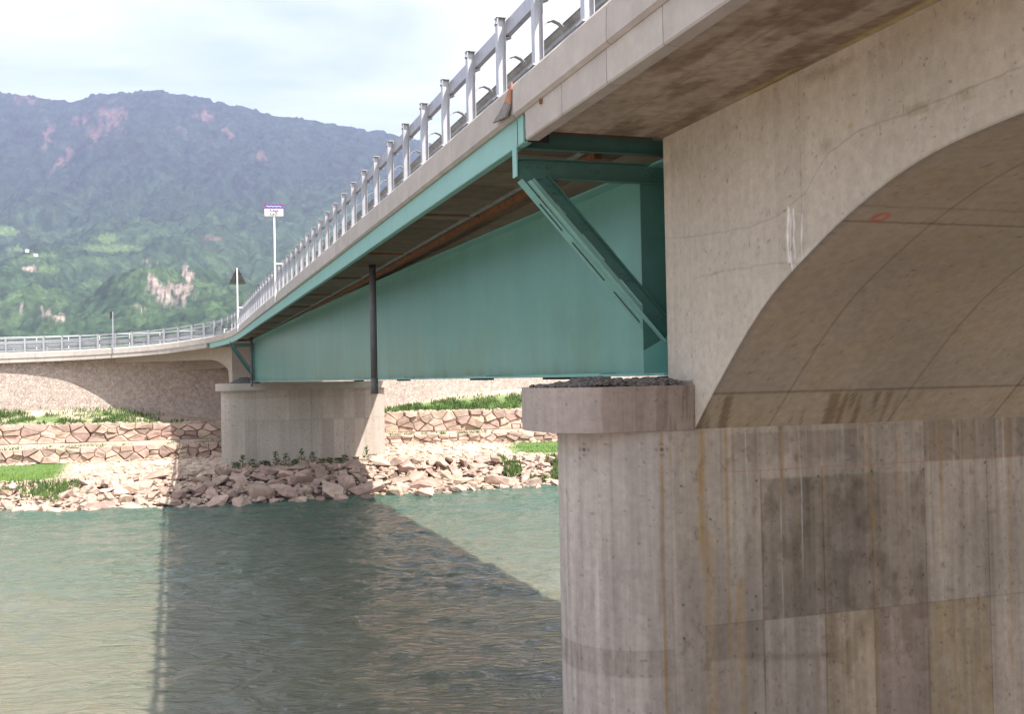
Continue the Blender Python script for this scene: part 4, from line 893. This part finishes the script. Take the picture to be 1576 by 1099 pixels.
# ------------------------------------------------------------------ far concrete span / ramp
def far_span():
    root = empty('concrete_ramp', tuple(at(68, 5, -3))); tag(root, 'curved concrete ramp span beyond the far pier meeting the wall', 'bridge span')
    s0, s1 = S_J + .02, SMAX - .5
    sweep('deck_slab', s0 - .0, s1, [(.36, -.16), (DW - .36, -.16), (DW - .36, -.78), (.36, -.78)], M_CON, root, .7)
    sweep('road_surface', s0 + .05, s1, [(.46, -.157), (DW - .46, -.157), (DW - .46, -.10), (.46, -.10)], M_ASPH, root, .7)
    kerbs(root, s0, s1, 0, 3.0, .5); kerbs(root, s0, s1, 1, 6, .7)
    s = S_J + .05
    while s < s1 - 1.3:
        sweep('edge_panel', s + .006, s + 1.262, [(.03, -.49), (.03, -.77), (.045, -.79), (.20, -.79), (.24, -.72), (.24, -.49)], M_KERB, root, .6); s += 1.27
    # box with a curved haunch down to the pier
    n = 40; sa = np.concatenate([np.linspace(S_BOX, S_BOX + 4, 40), np.linspace(S_BOX + 4.4, S_BEND, 24)])
    def low(s): 
        t = (s - S_BOX) / 2.6; e_ = 1.72 - .12 * (s - S_BOX) / 18
        return (-.13 + (e_ + .13) * math.sqrt(max(0, 1 - (1 - t) ** 2)) if t < 1 else e_) if t > .12 else -.13
    V = []
    for s in sa:
        for wv, top in ((1.95, 1), (1.95, 0), (2.6, -1), (9.4, -1), (9.4, 1)):
            p = at(s, wv, -.76); l_ = low(s)
            if top == 0: p[2] = l_ 
            if top == -1: p[2] = l_ 
            V.append(p)
    k = 5; F = [(i * k + j, i * k + (j + 1) % k, (i + 1) * k + (j + 1) % k, (i + 1) * k + j) for i in range(len(sa) - 1) for j in range(k)] + [tuple(range(k))[::-1], tuple(range((len(sa) - 1) * k, len(sa) * k))]
    mesh('box_girder', V, F, M_CON, root)
    sweep('lower_slab', S_BOX + 1.5, S_BEND + 1.5, [(4.2, -.9), (9.0, -.9), (9.0, -2.15), (4.2, -2.15)], M_SOF, root, 1.)
    return root
far_span()

def far_pier():
    # aligned with the straight part of the bridge
    k1 = (340 - 788) / 1600.; D_ = 70.3; X_ = k1 * D_
    org = np.array((X_, D_)); r = 1.0; Lw = 11.3
    def W(wv, s, z): return (org[0] + Vr[0] * wv + U[0] * s, org[1] + Vr[1] * wv + U[1] * s, z)
    root = empty('far_pier', W(Lw / 2, 1, -7)); tag(root, 'far concrete bridge pier with rounded ends standing on the stony bank', 'bridge pier')
    def outline(o_, r_):
        a1 = np.linspace(math.pi / 2, 3 * math.pi / 2, 24); a2 = np.linspace(-math.pi / 2, math.pi / 2, 24)
        ow = np.concatenate([r + r_ * np.cos(a1), np.linspace(r, Lw - r, 120)[1:-1], Lw - r + r_ * np.cos(a2)]); os_ = np.concatenate([r + r_ * np.sin(a1), np.full(118, r - r_), r + r_ * np.sin(a2)]); return np.append(ow, ow[0]), np.append(os_, os_[0])
    ow, os_ = outline(0, r); arc = np.concatenate([[0], np.cumsum(np.hypot(np.diff(ow), np.diff(os_)))]); arc = arc - arc[23] + r
    zq = np.linspace(-.6, -7.2, 90); p, q = np.meshgrid(arc, zq, indexing='ij'); P = np.zeros(p.shape + (3,))
    P[..., 0] = (org[0] + Vr[0] * ow + U[0] * os_)[:, None]; P[..., 1] = (org[1] + Vr[1] * ow + U[1] * os_)[:, None]; P[..., 2] = q
    c = paint(p, q, np.array((.40, .355, .31)), boards=.75, seed=93, blot=.10, vstr=.10)
    pid = np.floor(p / .75); row = np.where(q > -2.72, 1, 0); c = c * (1 + .16 * (2 * _h(pid, row, 5) - 1.1) * ((p > 1) & (p < 10.2)))[..., None]
    c = blend(c, .5 * ((q > -1.15) & (p > 1) & (p < 7)), (.86, .84, .80), True); c = blend(c, .5 * (p > 6.5) * 1., (1.04, .95, .93), True)
    for x_ in np.arange(.75 * 2, 10.5, .75): c = blend(c, .22 * np.exp(-((p - x_) / .04) ** 2), (.6, .6, .6), True)
    for z_ in (-1.15, -2.72): c = blend(c, .3 * np.exp(-((q - z_) / .04) ** 2) * (p > 1), (.6, .58, .55), True)
    grid('pier_shaft', P, M_PAINT, root, col=c, smooth=True, flip=True)
    ow, os_ = outline(0, r + .36); V = [W(a, b_, z) for z in (-.62, -.13) for a, b_ in zip(ow[:-1], os_[:-1])]; n = len(ow) - 1
    mesh('pier_cap', V, [(i, (i + 1) % n, n + (i + 1) % n, n + i) for i in range(n)] + [tuple(range(n))[::-1], tuple(range(n, 2 * n))], M_CON, root)
    # folded dark sheeting heap beside the box end
    b = MB(); nx_, ny_ = 14, 8; V = []
    for i in range(nx_):
        for j in range(ny_):
            a, e = i / (nx_ - 1), j / (ny_ - 1); V.append(W(.55 + a * 2.1, -.1 + e * 1.3, -.128 + .40 * math.sin(math.pi * a) ** .8 * math.sin(math.pi * e) * (.85 + .3 * random.random())))
    o = mesh('sheeting_heap', V, [(i * ny_ + j, (i + 1) * ny_ + j, (i + 1) * ny_ + j + 1, i * ny_ + j + 1) for i in range(nx_ - 1) for j in range(ny_ - 1)], mat('dark_sheeting', (.09, .085, .08), .7, var=.4, scale=6), None, True)
    tag(o, 'dark grey heap of material on the far pier cap under the bracket', 'heap')
    # weeds at the foot
    ORD = 'first second third fourth fifth sixth seventh eighth ninth tenth eleventh twelfth thirteenth fourteenth fifteenth sixteenth seventeenth'.split()
    for i in range(17):
        a = .6 + i * .58 + random.uniform(-.2, .2); h = random.choice((.4, .55, .85, 1.1)); cx, cy, _ = W(a, -1.6 - random.random() * .8, 0)
        V = []; F = []; zb_ = -5.72
        for k in range(60):
            th = random.uniform(0, 6.3); hh = random.uniform(.08, 1) ** 1.2 * h; rr = random.uniform(.02, .30) * (1.3 - hh / h * .9); l_ = random.uniform(.10, .26); x0, y0 = cx + rr * math.cos(th) * .8, cy + rr * math.sin(th) * .8
            x1, y1 = x0 + l_ * math.cos(th), y0 + l_ * math.sin(th); nx2, ny2 = -math.sin(th) * .05, math.cos(th) * .05; m_ = ((x0 + x1) / 2, (y0 + y1) / 2); bI = len(V)
            V += [(x0, y0, zb_ + hh * .9), (m_[0] + nx2, m_[1] + ny2, zb_ + hh + .05), (x1, y1, zb_ + hh + .04), (m_[0] - nx2, m_[1] - ny2, zb_ + hh + .05)]; F.append((bI, bI + 1, bI + 2, bI + 3))
        e = empty('weed', (cx, cy, zb_)); mesh('leaves', V, F, M_WEED, e); bb = MB()
        for _ in range(3): bb.tube((cx, cy, zb_ - .1), (cx + random.uniform(-.06, .06), cy, zb_ + h * .95), .008, 4)
        bb.build('stem', M_WEED, e); tag(e, ('short' if h < .6 else 'tall') + ' green weed at the foot of the far pier, %s from its left end' % ORD[i], 'weed', 'weeds along the foot of the far pier')
far_pier()

# ------------------------------------------------------------------ guardrail
def guard():
    root = empty('guardrail', tuple(at(0, .15, 0))); tag(root, 'long galvanised steel guardrail along the camera side of the bridge', 'guardrail')
    def post_mesh():
        b = MB(); h = 1.1
        b.bar((-.055, -.05, 0), (-.055, -.05, h), .012, .10, (1, 0, 0)) if False else None
        b.bar((0, -.055, 0), (0, -.055, h), .12, .008, (1, 0, 0))          # outer flange
        b.bar((0, .055, 0), (0, .055, h), .12, .008, (1, 0, 0)); b.bar((0, 0, 0), (0, 0, h), .008, .102, (1, 0, 0))
        b.bar((0, 0, h), (0, 0, h + .008), .14, .14, (1, 0, 0)); b.bar((0, 0, .0), (0, 0, .02), .2, .2, (1, 0, 0))
        me = bpy.data.meshes.new('post'); me.from_pydata(b.V, [], b.F); me.materials.append(M_GALV); return me
    def brack_mesh():
        b = MB(); pts_ = [(0, .06, .50), (0, .12, .57), (0, .20, .60), (0, .28, .57), (0, .36, .50)]
        for a, c in zip(pts_[:-1], pts_[1:]): b.bar(a, c, .09, .012, (1, 0, 0))
        me = bpy.data.meshes.new('spacer_bracket'); me.from_pydata(b.V, [], b.F); me.materials.append(M_GALVD); return me
    def clamp_mesh():
        b = MB(); b.bar((0, .062, .98), (0, .10, .98), .20, .12, (0, 0, 1)); b.bar((0, .055, .82), (0, .15, .86), .03, .10, (0, 0, 1)); b.bar((0, -.03, 1.105), (0, .07, 1.105), .15, .016, (1, 0, 0)); b.tube((.03, -.06, 1.02), (.03, -.075, 1.02), .018, 6); b.tube((-.03, -.06, 1.02), (-.03, -.075, 1.02), .018, 6)
        me = bpy.data.meshes.new('rail_clamp'); me.from_pydata(b.V, [], b.F); me.materials.append(M_GALVD); return me
    PM, BM_, CM = post_mesh(), brack_mesh(), clamp_mesh(); iv = pinv(root)
    ss = [-1.84 - 1.5 * i for i in range(9)][::-1] + [-.24, 1.23] + [1.23 + 1.5 * i for i in range(1, 41)]; s = ss[-1]
    while s < 99: s += 1.36; ss.append(s)
    for s in ss:
        p = at(s, .13, 0); q = at(s + .3, .13, 0); rz = math.atan2(q[1] - p[1], q[0] - p[0])
        for me in (PM, BM_, CM):
            if me is CM and s > 40: continue
            o = bpy.data.objects.new(me.name.split('.')[0], me); COL.objects.link(o); o.parent = root; o.matrix_parent_inverse = iv
            o.location = p; o.rotation_euler = (0, 0, rz + math.pi) if True else (0, 0, rz)
    e = 99.3
    sweep('upper_rail', -14, 66, [(.19, .86), (.27, .86), (.27, 1.06), (.19, 1.06)], M_GALV, root, .5)
    sweep('upper_rail', 66, e, [(.19, 1.0), (.26, 1.0), (.26, 1.07), (.19, 1.07)], M_GALV, root, .5); sweep('middle_rail', 66, e, [(.19, .76), (.26, .76), (.26, .84), (.19, .84)], M_GALV, root, .5)
    wv = [(.50, .29), (.53, .30), (.58, .34), (.58, .39), (.51, .43), (.51, .46), (.58, .50), (.58, .55), (.53, .59), (.50, .60)]; prof = wv + [(a - .012, z) for a, z in wv[::-1]]
    sweep('lower_beam', -14, 64, prof, M_GALVD, root, .5)
    sweep('lower_beam', 62, e, [(a - .3, z + .02) for a, z in prof], M_GALV, root, .5)
    sweep('low_rail', 64, e, [(.22, .10), (.30, .10), (.30, .18), (.22, .18)], M_GALV, root, .5)
guard()
def far_rail():
    root = empty('pedestrian_railing', tuple(at(70, DW - .2, 0))); tag(root, 'thin tubular pedestrian railing along the far side of the ramp', 'railing')
    s0, s1 = 40., 92.5
    for z in (1.12,): sweep('top_tube', s0, s1, [(DW - .22, z), (DW - .17, z), (DW - .17, z + .05), (DW - .22, z + .05)], M_WHITE, root, .8)
    for z in (.12,): sweep('bottom_tube', s0, s1, [(DW - .21, z), (DW - .18, z), (DW - .18, z + .03), (DW - .21, z + .03)], M_GALV, root, .8)
    s = s0
    me = None; iv = pinv(root)
    b = MB(); b.bar((0, 0, 0), (0, 0, 1.14), .05, .05, (1, 0, 0)); me = bpy.data.meshes.new('post'); me.from_pydata(b.V, [], b.F); me.materials.append(M_WHITE)
    while s < s1:
        o = bpy.data.objects.new('post', me); COL.objects.link(o); o.parent = root; o.matrix_parent_inverse = iv; o.location = at(s, DW - .2, 0); s += 1.9
    b = empty('far_guardrail', tuple(at(70, DW - 1.2, 0))); tag(b, 'lower steel guard beam on the far side of the ramp road', 'guardrail')
    sweep('beam', -10, 95, [(DW - .75, .42), (DW - .70, .42), (DW - .70, .72), (DW - .75, .72)], M_GALV, b, .8)
    iv = pinv(b); mb = MB(); mb.bar((0, 0, -.1), (0, 0, .74), .1, .08, (1, 0, 0)); me = bpy.data.meshes.new('post'); me.from_pydata(mb.V, [], mb.F); me.materials.append(M_GALV)
    for s in np.arange(-9, 95, 2.):
        o = bpy.data.objects.new('post', me); COL.objects.link(o); o.parent = b; o.matrix_parent_inverse = iv; o.location = at(s, DW - .62, 0)
far_rail()

# ------------------------------------------------------------------ signs
def text(body, size, loc, m, parent, name='lettering'):
    cu = bpy.data.curves.new(name, 'FONT'); cu.body = body; cu.size = size; cu.align_x = 'CENTER'; cu.align_y = 'CENTER'; cu.extrude = .001; cu.offset = .004
    o = bpy.data.objects.new(name, cu); COL.objects.link(o); dg = bpy.context.evaluated_depsgraph_get(); me = bpy.data.meshes.new_from_object(o.evaluated_get(dg))
    bpy.data.objects.remove(o); me.materials.clear(); me.materials.append(m); o = bpy.data.objects.new(name, me); COL.objects.link(o)
    o.parent = parent; o.location = loc; o.rotation_euler = (math.pi / 2, 0, 0); return o
def lbox(name, x0, x1, y0, y1, z0, z1, m, parent):
    b = MB(); b.bar(((x0 + x1) / 2, (y0 + y1) / 2, z0), ((x0 + x1) / 2, (y0 + y1) / 2, z1), x1 - x0, y1 - y0, (1, 0, 0))
    me = bpy.data.meshes.new(name); me.from_pydata(b.V, [], b.F); o = link(name, me, parent, m); return o
def river_sign():
    e0 = at(31.0, -.08, 0); D_ = e0[1]; root = empty('river_sign', (e0[0], e0[1], e0[2] - .45), .14)
    tag(root, 'white and blue river name sign on a tall white pole behind the guardrail', 'sign'); zb_ = e0[2] - .45
    top = 7.22; H = top - zb_
    b = MB(); b.tube((0, 0, 0), (0, 0, H - .03), .037, 12); me = bpy.data.meshes.new('pole'); me.from_pydata(b.V, [], b.F); link('pole', me, root, M_WHITE)
    blue = mat('sign_blue', (.05, .085, .36), .5, var=.05); red = mat('sign_red', (.40, .05, .05), .5, var=.05); ink = mat('sign_ink', (.03, .03, .03), .6); 
    lbox('sign_panel', -.375, .375, -.060, -.045, H - .50, H, red, root); lbox('white_field', -.368, .368, -.066, -.060, H - .492, H - .20, M_WHITE, root)
    lbox('blue_field', -.35, .35, -.066, -.060, H - .18, H - .02, blue, root)
    pts_ = [(-.30 + .03 * i, .018 * math.sin(i * 1.25)) for i in range(21)]; V = []; F = []
    for i, (x, z) in enumerate(pts_): V += [(x, -.069, H - .10 + z - .009), (x, -.069, H - .10 + z + .009)]
    for i in range(20): F.append((2 * i, 2 * i + 2, 2 * i + 3, 2 * i + 1))
    me = bpy.data.meshes.new('wave_symbol'); me.from_pydata(V, [], F); link('wave_symbol', me, root, M_WHITE)
    text('Adige', .165, (0, -.069, H - .275), ink, root); text('Etsch', .165, (0, -.069, H - .415), ink, root)
    lbox('rail_bracket', .03, .36, -.02, .02, 1.52, 1.58, M_WHITE, root)
    lbox('clamp', -.05, .05, -.05, .05, H - .30, H - .26, M_GALV, root)
river_sign()
def tri_sign():
    e0 = at(55.2, -.10, 0); root = empty('warning_sign', (e0[0], e0[1], e0[2] - .45), .1); tag(root, 'dark back of a triangular warning sign on a white pole', 'sign')
    H = 7.15 - (e0[2] - .45); b = MB(); b.tube((0, -.03, 0), (0, -.03, H), .045, 12); me = bpy.data.meshes.new('pole'); me.from_pydata(b.V, [], b.F); link('pole', me, root, M_WHITE)
    V = []; c = [(-.55, H - 1.02), (.55, H - 1.02), (.0, H + .10)]
    pts_ = []
    for i in range(3):
        a = Vector(c[i]); p = Vector(c[i - 1]); q = Vector(c[(i + 1) % 3]); pts_ += [a + (p - a).normalized() * .09, a + ((p - a).normalized() + (q - a).normalized()) * .03, a + (q - a).normalized() * .09]
    for y in (.03, .045): V += [(x, y, z) for x, z in pts_]
    n = 9; me = bpy.data.meshes.new('triangle_plate'); me.from_pydata(V, [], [tuple(range(n)), tuple(range(n, 2 * n))[::-1]] + [(i, n + i, n + (i + 1) % n, (i + 1) % n) for i in range(n)]); link('triangle_plate', me, root, M_DARKM)
    for z in (H - .35, H - .75): lbox('stiffening_rail', -.28 - (H - .35 - z) * .4, .28 + (H - .35 - z) * .4, .0, .028, z - .02, z + .02, M_DARKM, root)
    lbox('rail_bracket', .03, .42, -.02, .02, 1.45, 1.53, M_WHITE, root)
tri_sign()
def thin_sign():
    ss_ = [s for s in np.arange(70, 98, .1)]; k = [(at(s, -.08)[0] / at(s, -.08)[1]) * 1600 + 788 for s in ss_]; s = ss_[int(np.argmin(np.abs(np.array(k) - 174)))]; e0 = at(s, -.08, 0)
    root = empty('edge_on_sign', (e0[0], e0[1], e0[2] - .45), 0); tag(root, 'grey pole with a narrow sign seen edge on above the ramp rail', 'sign')
    H = 5.45 - (e0[2] - .45); b = MB(); b.tube((0, 0, 0), (0, 0, H), .045, 10); me = bpy.data.meshes.new('pole'); me.from_pydata(b.V, [], b.F); link('pole', me, root, M_GALV)
    lbox('sign_plate', -.10, -.07, -.3, .3, H - .5, H + .02, M_DARKM, root)
thin_sign()

# ------------------------------------------------------------------ air
def haze():
    x0, x1, y0, y1, z0, z1 = -10500, 10500, -400, 6700, -11.5, 1330
    V = [(x, y, z) for z in (z0, z1) for x, y in ((x0, y0), (x1, y0), (x1, y1), (x0, y1))]
    m = bpy.data.materials.new('haze'); m.use_nodes = True; t = m.node_tree; t.nodes.clear(); o_ = t.nodes.new('ShaderNodeOutputMaterial'); v = t.nodes.new('ShaderNodeVolumePrincipled')
    v.inputs['Color'].default_value = (.57, .63, 1.0, 1); v.inputs['Density'].default_value = 1.25e-4; v.inputs['Anisotropy'].default_value = 0.1
    t.links.new(v.outputs[0], o_.inputs['Volume'])
    o = mesh('haze', V, [(3, 2, 1, 0), (4, 5, 6, 7), (0, 1, 5, 4), (1, 2, 6, 5), (2, 3, 7, 6), (3, 0, 4, 7)], m); tag(o, kind='stuff')
haze()
